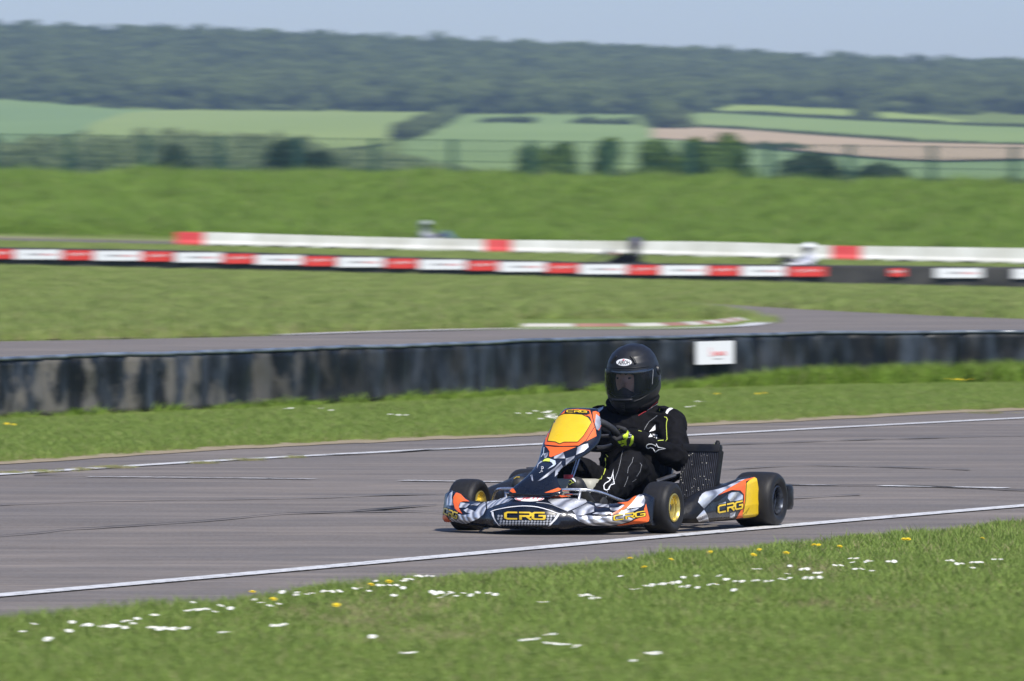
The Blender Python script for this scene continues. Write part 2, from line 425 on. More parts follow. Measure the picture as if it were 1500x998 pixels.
hill_patch('green_field', [(590,212),(650,170),(950,170),(1010,190)], [(590,268),(650,268),(950,268),(1010,268)], (.165,.24,.055), (.20,.28,.072), .3)
hill_patch('upper_field', [(1050,160),(1075,155),(1120,156),(1250,163),(1330,168),(1450,184)], [(1050,166),(1075,166.5),(1120,169),(1250,176.5),(1330,180.5),(1450,186)], (.23,.30,.050), (.28,.36,.075), .3)
hill_patch('middle_field', [(960,169),(1040,167),(1260,179),(1450,187.5),(1500,188),(2200,196)], [(960,188),(1040,190),(1260,207),(1450,216),(1500,216),(2200,226)], (.175,.25,.055), (.215,.29,.070), .3)
hill_patch('ploughed_field', [(955,184),(1020,188),(1100,193),(1300,209),(1340,213),(1500,217),(2200,226)], [(955,206),(1020,210),(1100,218),(1300,237),(1370,240),(1500,238),(2200,236)], (.37,.27,.15), (.43,.32,.19), .5)
hill_patch('lower_field', [(1000,215),(1100,220),(1300,238),(1370,241),(1500,239),(2200,238)], [(1000,268),(1100,268),(1300,268),(1370,268),(1500,268),(2200,268)], (.15,.23,.065), (.18,.26,.085), .25)

# ------------------------------------------------------------------ scatter by geometry nodes
proto_cols = {}
def proto_collection(name, meshes):
    col = bpy.data.collections.new(name)
    for i, me in enumerate(meshes):
        o = bpy.data.objects.new(name, me); col.objects.link(o)
    proto_cols[name] = col; return col
def scatter(name, pts, scl, rot, col, kind='stuff', **k):
    me = bpy.data.meshes.new(name); n = len(pts); me.vertices.add(n); me.vertices.foreach_set('co', np.asarray(pts, dtype=np.float32).ravel())
    a = me.attributes.new('scl', 'FLOAT_VECTOR', 'POINT'); a.data.foreach_set('vector', np.asarray(scl, dtype=np.float32).ravel())
    b = me.attributes.new('rot', 'FLOAT_VECTOR', 'POINT'); b.data.foreach_set('vector', np.asarray(rot, dtype=np.float32).ravel())
    o = bpy.data.objects.new(name, me); C.objects.link(o); props(o, kind=kind, **k)
    ng = bpy.data.node_groups.new(name, 'GeometryNodeTree')
    ng.interface.new_socket('Geometry', in_out='INPUT', socket_type='NodeSocketGeometry'); ng.interface.new_socket('Geometry', in_out='OUTPUT', socket_type='NodeSocketGeometry')
    N = ng.nodes; gi = N.new('NodeGroupInput'); go = N.new('NodeGroupOutput'); ip = N.new('GeometryNodeInstanceOnPoints')
    ci = N.new('GeometryNodeCollectionInfo'); ci.inputs['Collection'].default_value = col; ci.inputs['Separate Children'].default_value = True; ci.inputs['Reset Children'].default_value = True
    s = N.new('GeometryNodeInputNamedAttribute'); s.data_type = 'FLOAT_VECTOR'; s.inputs[0].default_value = 'scl'
    r = N.new('GeometryNodeInputNamedAttribute'); r.data_type = 'FLOAT_VECTOR'; r.inputs[0].default_value = 'rot'
    ri = N.new('FunctionNodeRandomValue'); ri.data_type = 'INT'; ri.inputs[4].default_value = 0; ri.inputs[5].default_value = len(col.objects)-1
    L_ = ng.links; L_.new(gi.outputs[0], ip.inputs['Points']); L_.new(ci.outputs[0], ip.inputs['Instance']); ip.inputs['Pick Instance'].default_value = True
    L_.new(ri.outputs[2], ip.inputs['Instance Index']); L_.new(s.outputs[0], ip.inputs['Scale'])
    e2r = N.new('FunctionNodeEulerToRotation'); L_.new(r.outputs[0], e2r.inputs[0]); L_.new(e2r.outputs[0], ip.inputs['Rotation'])
    L_.new(ip.outputs[0], go.inputs[0])
    md = o.modifiers.new('scatter', 'NODES'); md.node_group = ng
    return o

def tuft_mesh(name, blades, rad, h, w, mat, dry=0, seed=0):
    r = random.Random(seed); vs = []; fs = []; mi = []
    for b in range(blades):
        a = r.random()*6.283; d = rad*math.sqrt(r.random()); x, y = d*math.cos(a), d*math.sin(a)
        ta = r.random()*6.283; hh = h*(.5+.7*r.random()); lean = hh*(.2+.7*r.random()); la = r.random()*6.283
        dx, dy = math.cos(ta)*w/2, math.sin(ta)*w/2; lx, ly = math.cos(la)*lean, math.sin(la)*lean
        n = len(vs)
        vs += [(x-dx,y-dy,-.01),(x+dx,y+dy,-.01),(x+lx*.35+dx*.8,y+ly*.35+dy*.8,hh*.6),(x+lx*.35-dx*.8,y+ly*.35-dy*.8,hh*.6),(x+lx,y+ly,hh)]
        fs += [(n,n+1,n+2,n+3),(n+3,n+2,n+4)]; k = 1 if r.random() < dry else 0; mi += [k,k]
    me = bpy.data.meshes.new(name); me.from_pydata(vs, [], fs); me.materials.append(mat); me.materials.append(M['blade_dry'])
    me.polygons.foreach_set('material_index', mi); return me
short = proto_collection('short_grass_tuft', [tuft_mesh('tuft', 26, .055, .045, .0035, M['blade'], .05, s) for s in range(5)])
longg = proto_collection('long_grass_tuft', [tuft_mesh('long_tuft', 30, .16, .34, .016, M['blade_long'], .07, 20+s) for s in range(5)])
midg = proto_collection('coarse_grass_tuft', [tuft_mesh('mid_tuft', 30, .14, .075, .010, M['blade_pale'], .16, 40+s) for s in range(5)])

def edge_fn(pts):
    xs = [p.x for p in pts]; ys = [p.y for p in pts]
    return lambda x: np.interp(x, xs, ys)
near_y = edge_fn(NEAR); far_y = edge_fn(FAR)
def rs(n, s0, s1, h0=.8, h1=1.25):
    a = rng.uniform(s0, s1, n); return np.stack([a, a, a*rng.uniform(h0, h1, n)], 1)
def rr(n): return np.stack([rng.normal(0,.08,n), rng.normal(0,.08,n), rng.uniform(0,6.28,n)], 1)
# foreground verge
n = 46000; x = rng.uniform(-3.2, 3.2, n); y = rng.uniform(29.5, 49, n)
e = near_y(x) + rng.normal(0, .07, n) - .02; bare = np.array([noise.noise(Vector((a*1.1+3, b*.55, 7))) + .4*noise.noise(Vector((a*4, b*2, 2))) for a, b in zip(x, y)])
k = (y < e) & (np.abs(x) < y*.0600+.5) & ((bare < .42) | (rng.random(n) < .30))
x, y = x[k], y[k]; n = len(x); scale_var = .75 + .5*np.array([noise.noise(Vector((a*.9, b*.6, 0)))+.5 for a, b in zip(x, y)])
s = rs(n, .75, 1.25); s[:,2] *= scale_var
scatter('verge_grass', np.stack([x, y, np.zeros(n)], 1), s, rr(n), short, label='short mown grass along the near side of the track', cat='grass')
# dry patches, and tufts creeping over the edge of the tarmac
dryt = proto_collection('dry_grass_tuft', [tuft_mesh('dry_tuft', 26, .06, .035, .0035, M['blade'], .75, 70+s) for s in range(4)])
n = 16000; x = rng.uniform(-3.2, 3.2, n); y = rng.uniform(29.5, 49, n)
bare = np.array([noise.noise(Vector((a*1.1+3, b*.55, 7))) + .4*noise.noise(Vector((a*4, b*2, 2))) for a, b in zip(x, y)])
k = (y < near_y(x)) & (np.abs(x) < y*.0600+.5) & ((bare > .24) | (rng.random(n) < .12) | ((y > near_y(x)-.35) & (rng.random(n) < .6))); x, y = x[k], y[k]; n = len(x)
scatter('dry_grass', np.stack([x, y, np.zeros(n)], 1), rs(n, .8, 1.3), rr(n), dryt, label='straw coloured dry grass patches in the near verge', cat='grass')
n = 9000; x = rng.uniform(-3.2, 3.2, n); d_ = np.abs(rng.normal(0, .30, n)); y = near_y(x) + d_
cl = np.array([noise.noise(Vector((a*2.1, b*1.2, 5))) for a, b in zip(x, y)]); k = (cl > -.05 + d_*.7) & (rng.random(n) < .8); x, y = x[k], y[k]; n = len(x)
s = rs(n, .5, .95, .4, .8)
scatter('edge_grass', np.stack([x, y, np.full(n, .006)], 1), s, rr(n), short, label='low grass creeping over the near edge of the tarmac', cat='grass')
mx_, my_ = [], []
for px, py, w_, n_ in ((165,687,26,40),(115,690,20,16),(300,680.5,22,16),(365,676,26,22),(60,693,30,24),(20,695,20,20),(430,672,20,12),(1440,607,40,16)):
    for q in range(n_):
        p = ground(px + rng.normal(0, w_*.5), py + rng.normal(0, .5)); mx_.append(p.x); my_.append(p.y)
n = len(mx_); scatter('moss', np.stack([mx_, my_, np.full(n, .01)], 1), rs(n, .5, 1.0, .25, .5), rr(n), dryt, label='mossy weeds growing along the far white line', cat='weeds')
# strip between track and tyre wall
WALL_PX = [(-500,632),(-200,622),(0,614),(310,601),(500,592),(700,583),(800,577),(1000,570),(1200,564),(1500,560),(1900,557),(2300,556)]
wall_line = smooth_path(G(WALL_PX), 24); wall_y = edge_fn(wall_line)
n = 60000; x = rng.uniform(-5.6, 5.6, n); y = rng.uniform(53, 83, n)
k = (y > far_y(x) + .35 + np.abs(rng.normal(0,.35,n))) & (y < wall_y(x)+.05) & (np.abs(x) < y*.0600+.6)
x, y = x[k], y[k]; n = len(x)
scatter('verge_grass', np.stack([x, y, np.zeros(n)], 1), rs(n, .8, 1.4)*np.stack([np.ones(n), np.ones(n), np.clip((wall_y(x)-y)/3.0, .35, .9)], 1), rr(n), short, label='grass strip between the track and the near tyre wall', cat='grass')
# long weeds at the foot of the wall: more on the right
n = 2600; x = rng.uniform(-5, 6.2, n); y = wall_y(x) - np.abs(rng.normal(.05,.16,n)) - .06
pxs = 750 + FPX*x/y; dens = np.interp(pxs, [0,300,330,1000,1100,1500,2000], [.03,.04,.10,.14,.7,1,1]); k = rng.random(n) < dens
x, y, pxs = x[k], y[k], pxs[k]; n = len(x); hh = np.interp(pxs, [0,300,400,1000,1150,1500], [.18,.2,.22,.25,.42,.50])
s = np.stack([np.full(n,.55), np.full(n,.55), hh*rng.uniform(.6,1.25,n)], 1)
scatter('wall_weeds', np.stack([x, y, np.zeros(n)], 1), s, rr(n), longg, label='long grass and weeds at the foot of the near tyre wall', cat='weeds')
# infield
far_wall = [Vector((x_, 190.0 + .004*x_*x_, base_z(x_, 190))) for x_ in np.linspace(-22, 24, 60)]; fwall_y = edge_fn(far_wall)
front_y = edge_fn(smooth_path(G(front[:11]), 8)); back_y = edge_fn(outr)
n = 90000; x = rng.uniform(-13, 13, n); y = rng.uniform(92, 205, n)
on_track = (y < front_y(x))
tipx = ground(1118,469).x
ob = back_y(x); inb = edge_fn(sorted(inn, key=lambda p: p.x))(x)
pxx = 750 + FPX*x/y
ok = (y > front_y(x)+np.where(750+FPX*x/y > 420, 1.3, .4)) & ~((pxx > 740) & (pxx < 1115) & (HORY+22050.0/y > 467.5-.0*x)) & (y < fwall_y(x)+6) & (np.abs(x) < y*.061+1)
asph = (pxx > 895) & (y > inb) & (y < ob); right = (x > tipx) & (y < ob+.3)
ok &= ~asph & ~right
x, y = x[ok], y[ok]; n = len(x)
scatter('infield_grass', np.stack([x, y, np.array([base_z(a, b) for a, b in zip(x, y)])], 1), rs(n, .9, 1.9, .5, 1.4)*np.stack([np.ones(n), np.ones(n), np.interp(y, [120, 172, 188], [1.0, .55, .35])], 1), rr(n), midg, label='mown infield grass inside the hairpin', cat='grass')
n = 26000; x = rng.uniform(-19, 19, n); y = rng.uniform(191.5, 285, n); p_ = 750 + FPX*x/y
ok = (np.abs(p_-750) < 900) & ~((p_ < 330) & (y > 237) & (y < 268)); x, y = x[ok], y[ok]; n = len(x)
z = np.array([terr(a, b) for a, b in zip(x, y)])
scatter('far_verge_grass', np.stack([x, y, z], 1), rs(n, 1.0, 2.2, .22, .5), rr(n), midg, label='grass between the far walls and the bank', cat='grass')
# bank
n = 42000; u = rng.random(n)*1.02-.02; p_ = rng.uniform(-180, 1680, n)
f = np.interp(p_, [a for a,_ in FOOT], [b for _,b in FOOT]); c = 362-29*(p_/1500)
D = f + (c+3-f)*u; x = (p_-750)*D/FPX
z = np.array([terr(a, b) for a, b in zip(x, D)])
cl = np.array([noise.noise(Vector((a*.45, b*.30, 4))) + .5*noise.noise(Vector((a*1.7, b*1.0, 8))) for a, b in zip(x, D)])
s = rs(n, .9, 1.7); s[:,2] *= np.clip(.72 + cl*.9, .3, 1.6)
scatter('bank_grass', np.stack([x, D, z], 1), s, rr(n), longg, label='long rough grass covering the bank below the green fence', cat='grass')

# ------------------------------------------------------------------ trees, woods, hedges
def crown_mesh(name, rx, ry, h, nleaf, leaf, lumps, mat, seed, z0=0.0):
    r = np.random.default_rng(seed); cs = []
    for i in range(lumps):
        a = r.uniform(0,6.283); d = math.sqrt(r.random())*.72; zz = r.uniform(.22,.80)
        sh = 1 - max(0, (zz-.5))*1.1
        cs.append((d*math.cos(a)*rx*sh, d*math.sin(a)*ry*sh, z0 + zz*h, r.uniform(.22,.40)))
    if rx < 4.4: cs[0] = (0,0,z0+.74*h,.36); cs[1] = (.38*rx,.1*ry,z0+.5*h,.36); cs[2] = (-.38*rx,-.1*ry,z0+.52*h,.36); cs[3] = (.05*rx,-.3*ry,z0+.42*h,.4)
    vs = []; fs = []
    per = nleaf//lumps
    for cx, cy, cz, cr in cs:
        d = r.normal(size=(per,3)); d /= np.linalg.norm(d,axis=1)[:,None]; rad = r.uniform(.55,1.0,per)**.5
        p = d*rad[:,None]*np.array([rx*cr*1.25, ry*cr*1.25, h*cr*.62]) + np.array([cx,cy,cz])
        t1 = r.normal(size=(per,3)); t1 /= np.linalg.norm(t1,axis=1)[:,None]; t2 = np.cross(d, t1); t2 /= (np.linalg.norm(t2,axis=1)[:,None]+1e-6); t1 = np.cross(t2, d*.9 + r.normal(size=(per,3))*.35)
        t1 /= (np.linalg.norm(t1,axis=1)[:,None]+1e-6)
        s = leaf*r.uniform(.6,1.3,per)[:,None]
        for a_, b_, c_, d_ in zip(p - t1*s, p + t2*s*.6, p + t1*s, p - t2*s*.6):
            n = len(vs); vs += [tuple(a_), tuple(b_), tuple(c_), tuple(d_)]; fs.append((n,n+1,n+2,n+3))
    me = bpy.data.meshes.new(name); me.from_pydata(vs, [], fs); me.materials.append(mat); return me
wood_col = proto_collection('woodland_crown', [crown_mesh('wood_crown', 4.6, 4.6, 8.5, 1500, .48, 9, M['wood_leaf'], 100+s, z0=-1.2) for s in range(6)])
WOODBASE = [(-800,140),(0,147),(60,152),(180,161),(300,164),(650,168),(950,170),(985,192),(1035,168),(1060,157),(1100,157),(1250,163),(1330,168),(1400,178),(1500,188),(2300,210)]
pts = []; 
for D in np.arange(2150, 2990, 9.5):
    for x in np.arange(-.085*D, .085*D, 8.2):
        xx = x + rng.uniform(-4,4); dd = D + rng.uniform(-5,5); px = 750+FPX*xx/dd
        if hill_y(px, dd) > interp(WOODBASE, px)-1: continue
        pts.append((xx, dd, terr(xx, dd)))
n = len(pts); s = rs(n, .55, 1.15, .75, 1.3)
s = rs(n, .6, 1.1, .88, 1.12); scatter('far_wood', pts, s, rr(n)*np.array([.5,.5,1]), wood_col, label='wooded ridge along the skyline beyond the fields', cat='woodland')
M['wood_leaf2'] = leaf_mat('near_wood_leaf', (.140,.190,.080), (.200,.245,.105), vs=.35)
wood2 = proto_collection('near_wood_crown', [crown_mesh('near_crown', 4.6, 4.6, 8.5, 1500, .40, 10, M['wood_leaf2'], 200+s, z0=-1.2) for s in range(5)])
# nearer wood on the left below the fields
MID_TOP = [(-700,200),(0,196),(70,196),(100,197),(165,188),(240,183),(350,187),(415,190),(450,200),(480,207),(560,218),(620,228),(700,250)]
pts = []; sc_ = []
for D in np.arange(905, 985, 7):
    for px in np.arange(-500, 730, 34):
        p = px + rng.uniform(-16,16); x = (p-750)*D/FPX; g = terr(x, D)
        ztop = CAMZ + (HORY - interp(MID_TOP, p) - rng.uniform(-3,8))*D/FPX
        if ztop - g < .8: continue
        h = (ztop-g)/7.2*rng.uniform(.7,1.0); pts.append((x, D, g)); sc_.append((max(.35,h*.55), max(.35,h*.55), h))
scatter('hillside_wood', pts, sc_, rr(len(pts))*np.array([.3,.3,1]), wood2, label='nearer wood at the left below the pale fields', cat='woodland')
def hedge(name, line, h, w, label, step=2.2, mat=wood_col, group='hedgerows between the fields'):
    pts = []; sc_ = []
    P = [hill_pt(px, py) for px, py in line]
    for a, b in zip(P, P[1:]):
        m = max(1, int((b-a).length/step))
        for i in range(m):
            q = a.lerp(b, i/m); q.z = terr(q.x, q.y); pts.append((q.x+rng.uniform(-.3,.3), q.y+rng.uniform(-1,1), q.z)); k = h/7.5*rng.uniform(.7,1.25); sc_.append((w/9*rng.uniform(.8,1.2), w/9, k))
    scatter(name, pts, sc_, rr(len(pts))*np.array([.2,.2,1]), mat, label=label, cat='hedge', group=group)
hedge('hedgerow', [(1040,167),(1120,170),(1260,178),(1400,185),(1520,189)], 1.1, 3, 'dark hedgerow under the bright upper field at right')
hedge('hedgerow', [(985,188),(1100,194),(1300,209),(1340,213),(1520,217)], 1.1, 3, 'dark hedgerow along the top of the brown ploughed field')
hedge('hedgerow', [(1060,219),(1130,221),(1180,223)], 1.4, 3, 'short hedgerow below the left end of the brown field')
hedge('hedgerow', [(712,182),(745,181),(780,183)], 1.6, 4, 'short dark hedgerow in the green field left of centre', 2)
hedge('hedgerow', [(848,183),(880,184),(925,185)], 1.9, 4, 'short dark hedgerow in the green field right of centre', 2)
hedge('tree_line', [(655,172),(640,185),(615,195),(590,206)], 3.0, 6, 'diagonal line of trees running down between two fields', 3.2)
hedge('tree_line', [(965,172),(972,182),(985,192)], 5.0, 9, 'clump of trees coming down from the wood beside the brown field', 4)
hedge('field_tree', [(1264,177),(1268,178.5)], 4.0, 6, 'single tree in the hedgerow under the bright upper field', 3)

def tree(px, ytop, wpx, D, name, label, mat, group, nleaf=5200, lumps=13, trunk=True):
    x = (px-750)*D/FPX; g = terr(x, D); ztop = CAMZ + (HORY-ytop)*D/FPX; h = ztop-g; w = wpx*D/FPX
    w *= (1.22 if name == 'bush' else 1.4); t = empty(name, (x, D, g), rng.uniform(0,6), label=label, cat='tree' if name != 'bush' else 'bush', group=group)
    me = crown_mesh('crown', w*.5, w*.5, h*(.98 if not trunk else .92), nleaf, .13, lumps, mat, int(px), z0=.02*h if not trunk else .10*h)
    link_mesh('crown', me, mat, t); me.materials.pop(index=1) if len(me.materials) > 1 else None
    bm = bmesh.new(); hh = h*.7
    tube(bm, [(0,0,-.2),(.04,.02,hh*.3),(.0,.05,hh*.6),(.03,0,hh)], [.13,.10,.07,.02], 7)
    for q in range(5):
        a = q*1.3; tube(bm, [(0,0,hh*(.25+.1*q)),(math.cos(a)*w*.15,math.sin(a)*w*.15,hh*(.42+.1*q)),(math.cos(a)*w*.3,math.sin(a)*w*.3,hh*(.52+.1*q))], [.05,.035,.012], 5)
    bm_obj('trunk', bm, M['bark'], t, True)
GT = 'trees and bushes beyond the green fence'
tree(255,207,70,425,'bush','small dark round bush beyond the left part of the fence',M['dark_leaf'],GT,3600,9)
tree(428,200,80,430,'bush','tall part of the dark bush mass left of centre',M['dark_leaf'],GT,4600)
tree(472,217,66,428,'bush','lower right part of the dark bush mass left of centre',M['dark_leaf'],GT,4000)
tree(784,209,54,415,'small_tree','thin loose tree, leftmost of the three slim trees',M['tree_leaf'],GT,2200,9)
tree(829,204,50,415,'small_tree','bright green rounded tree, middle of the three slim trees',M['tree_leaf'],GT,3000,8)
tree(885,202,48,412,'small_tree','narrow green tree, rightmost of the three slim trees',M['tree_leaf'],GT,3200,9)
tree(966,202,74,405,'bush','left green bush of the large clump right of centre',M['tree_leaf'],GT,5200)
tree(1018,198,72,403,'bush','middle green bush of the large clump right of centre',M['tree_leaf'],GT,5200)
tree(1065,191,80,402,'bush','tallest right bush of the large clump right of centre',M['tree_leaf'],GT,6000,16)
tree(1200,223,112,430,'bush','dark domed bush in front of the brown field',M['dark_leaf'],GT,5200)
tree(1290,236,104,430,'bush','low dark domed bush right of the higher dark dome',M['dark_leaf'],GT,4600)
tree(1170,236,60,428,'bush','dark low bush at the left foot of the dark dome',M['dark_leaf'],GT,3000)
pts = []; sc_ = []
for a, b, y0 in ((370,520,243),(690,1000,249),(1090,1500,258),(560,700,250)):
    for px in np.arange(a, b, 12):
        D = 385 + rng.uniform(-4,4); x = (px-750)*D/FPX; g = terr(x, D); zt = CAMZ + (HORY - y0 - rng.uniform(-4,5))*D/FPX; h = (zt-g)/7.2
        pts.append((x, D, g)); sc_.append((.12, .12, max(.05,h)))
scatter('scrub', pts, sc_, rr(len(pts))*np.array([0,0,1]), wood_col, label='low dark scrub behind the bank crest', cat='scrub')

# ------------------------------------------------------------------ green mesh fence on the bank
post_px = [-10-112*i for i in range(6,0,-1)] + [-10,102,213,323,436,548,663,778,893,1010,1127,1245,1365,1485,1605,1727,1850,1975,2100]
fence = empty('mesh_fence', (0, 0, 0), label='tall green wire mesh fence on top of the grassy bank', cat='fence')
tops = []
pm = bmesh.new(); box(pm, (0,0,1.2), (.20,.10,2.6)); post_me = bpy.data.meshes.new('post'); pm.to_mesh(post_me); pm.free(); post_me.materials.append(M['fence'])
for px in post_px:
    D = FENCE_D(px); x = (px-750)*D/FPX; g = terr(x, D); zt = CAMZ + (HORY - np.interp(px, [0,1500], [196,216]))*D/FPX
    o = bpy.data.objects.new('post', post_me); C.objects.link(o); o.parent = fence; o.location = (x, D, g - .1); o.scale = (1.0,1.0,(zt-g)/2.5+.05); tops.append(Vector((x, D, zt)))
for a, b in zip(tops, tops[1:]):
    bm = bmesh.new(); d = b-a; hgt = 2.45
    for k in range(7):
        z = -k*hgt/6 - .02; tube(bm, [a+Vector((0,0,z)), b+Vector((0,0,z))], .014 if k in (0,2,4) else .008, 4)
    m = int(d.length/.13)
    for k in range(1, m):
        p = a.lerp(b, k/m); tube(bm, [p, p-Vector((0,0,hgt))], .012, 3)
    bm_obj('mesh_panel', bm, M['fence'], fence)

# ------------------------------------------------------------------ near tyre wall
tw = empty('tyre_wall', (0,0,0), label='long black rubber belted tyre wall between the two tracks', cat='tyre wall')
Lw = [0]
for a, b in zip(wall_line, wall_line[1:]): Lw.append(Lw[-1] + (b-a).length)
def wall_at(s):
    i = min(len(Lw)-2, max(0, int(np.searchsorted(Lw, s))-1)); t = (s-Lw[i])/(Lw[i+1]-Lw[i]); p = wall_line[i].lerp(wall_line[i+1], t); d = (wall_line[i+1]-wall_line[i]).normalized()
    return p, d
PER = .40; H = .45
vs = []; fs = []; ns = int(Lw[-1]/.02); nz = 9
for i in range(ns+1):
    s = Lw[-1]*i/ns; p, d = wall_at(s); n = Vector((d.y, -d.x, 0))
    for j in range(nz):
        z = H*j/(nz-1); ph = s/PER + .10*noise.noise(Vector((s*.5, z*1.5, 2))) + .25*(z/H-.5)*noise.noise(Vector((s*.7, 4, 2)))
        bulge = abs(math.sin(math.pi*ph))**.6*.085*(.7+.6*noise.noise(Vector((s*.35,0,0)))) + .02*noise.noise(Vector((s*3, z*4, 0)))
        hz = z + (.012*noise.noise(Vector((s*.8,9,9))) if j == nz-1 else 0)
        vs.append(p + n*(bulge - .02 + .02*(1-z/H)) + Vector((0,0,hz)))
for i in range(ns):
    for j in range(nz-1): a = i*nz+j; fs.append((a, a+nz, a+nz+1, a+1))
o = mesh_obj('rubber_sheet', vs, fs, M['rubber_belt'], tw, True)
md = o.modifiers.new('s', 'SOLIDIFY'); md.thickness = .014; md.offset = -1
lip = []
for i in range(0, ns+1, 4):
    lip.append(vs[i*nz+nz-1] + Vector((0,0,.004)))
bm = bmesh.new(); tube(bm, lip, .016, 8); lm = noisy('belt_edge_glint', (.04,.05,.06), (.17,.20,.24), 5, .3, spec=.8); bm_obj('top_edge_glint', bm, lm, tw, True)  # lip tube added along the top, its sky glint painted as pale bluish grey
# tyres behind the sheet
bm = bmesh.new(); R0 = .19; prof = [(-.055,.10),(-.065,.13),(-.066,.165),(-.045,.188),(0,.192),(.045,.188),(.066,.165),(.065,.13),(.055,.10),(.03,.115),(-.03,.115)]
rings = []
for k in range(20):
    a = 2*math.pi*k/20; rings.append([bm.verts.new((r*math.cos(a), r*math.sin(a), z)) for z, r in prof])
for k in range(20):
    A, B = rings[k], rings[(k+1) % 20]
    for q in range(len(prof)): bm.faces.new((A[q], B[q], B[(q+1) % len(prof)], A[(q+1) % len(prof)]))
tyre_me = bpy.data.meshes.new('tyre'); bmesh.ops.recalc_face_normals(bm, faces=bm.faces); bm.to_mesh(tyre_me); bm.free(); tyre_me.materials.append(M['tyre_old'])
tyre_me.polygons.foreach_set('use_smooth', [True]*len(tyre_me.polygons))
ks = 0
for i in range(int(Lw[-1]/PER)):
    p, d = wall_at((i+.5)*PER); n = Vector((d.y, -d.x, 0)); px = 750 + FPX*p.x/p.y
    if px < -250 or px > 1750: continue
    for lv in range(3):
        o = bpy.data.objects.new('tyre', tyre_me); C.objects.link(o); o.parent = tw
        o.location = p - n*(.205 + (.02*random.random() if lv == 2 else 0)) + Vector((0,0,.070+.137*lv+(.012*random.random() if lv == 2 else 0)))
        o.rotation_euler = (random.uniform(-.03,.03) if lv == 2 else 0, random.uniform(-.05,.05) if lv == 2 else 0, random.random()*6)
# white sign on the wall
def on_wall(px, z):
    """point of the wall line under picture column px"""
    best = min(range(400), key=lambda i: abs(750 + FPX*wall_at(Lw[-1]*i/400)[0].x/wall_at(Lw[-1]*i/400)[0].y - px)); return wall_at(Lw[-1]*best/400)
p, d = on_wall(1031, 0); n = Vector((d.y, -d.x, 0))
sg = empty('wall_sign', p + n*.10 + Vector((0,0,.31)), math.atan2(d.y, d.x), label='white rectangular sign with red script fixed to the near black tyre wall', cat='sign')
bm = bmesh.new(); box(bm, (0,0,0), (.62,.012,.20)); bm_obj('board', bm, M['board_white'], sg)
bm = bmesh.new()
tube(bm, smooth_path([(-.08,-.0065,.045),(-.09,-.0065,-.02),(-.05,-.0065,-.03)]), .004, 5)
for q in range(7):
    x0 = -.045+q*.032; tube(bm, smooth_path([(x0,-.0065,-.028),(x0+.012,-.0065,.010),(x0+.02,-.0065,-.02),(x0+.032,-.0065,-.022)],4), .0035, 5)
bm_obj('script', bm, M['print_red'], sg, kind='stuff')
bm = bmesh.new(); box(bm, (.04,-.0065,-.055), (.14,.002,.006)); bm_obj('underline', bm, M['print_dark'], sg)

# ------------------------------------------------------------------ far tyre wall with its boards
fw = empty('tyre_wall', (0,0,0), label='long low black tyre wall carrying red and white boards', cat='tyre wall')
Lf = [0]
for a, b in zip(far_wall, far_wall[1:]): Lf.append(Lf[-1] + (b-a).length)
HW = [(-600,364),(0,362.5),(250,366.5),(500,374),(750,381),(900,385.5),(1150,388),(1500,391.5),(2300,398)]
def fw_top(p): px = 750+FPX*p.x/p.y; return CAMZ + (HORY - interp(HW, px))*p.y/FPX
vs = []; fs = []; step = .12; pts_f = []
for a, b, la in zip(far_wall, far_wall[1:], Lf):
    m = max(1, int((b-a).length/step))
    for i in range(m): pts_f.append(a.lerp(b, i/m))
for i, p in enumerate(pts_f):
    t = fw_top(p); bz = .05*abs(math.sin(i*.33)); g = p.z - .1
    for yy, z in ((0,g-.05),(-.03-bz,g+.03),(-.03-bz*.6,(g+t)*.5),(-.01-bz,t-.04),(.04,t),(.40,t),(.45,g)): vs.append((p.x, p.y+yy, z))
    if i:
        for q in range(6): a = (i-1)*7+q; fs.append((a, a+7, a+8, a+1))
mesh_obj('rubber_sheet', vs, fs, M['belt_far'], fw, True, 40)
boards = [('r',-14,20),('w',22,90),('r',92,136),('w',138,207),('r',208,253),('w',257,325),('r',327,373),('w',375,443),('r',445,491),('w',494,562),('r',565,611),('w',614,682),('r',685,729),('w',731,799),('r',801,846),('w',849,917),('r',919,965),('w',967,1035),('r',1037,1083),('w',1086,1150),('r',1154,1209),('r',1303,1325),('w',1370,1438),('w',1484,1552)]
ords = ['first','second','third','fourth','fifth','sixth','seventh','eighth','ninth','tenth','eleventh','twelfth','thirteenth']
cnt = {'r':0,'w':0}; fyx = edge_fn(pts_f)
def fpt(px):
    lo = -14; hi = 14
    for _ in range(40):
        m_ = (lo+hi)/2
        if 750+FPX*m_/float(fyx(m_)) < px: lo = m_
        else: hi = m_
    return Vector((lo, float(fyx(lo)), 0))
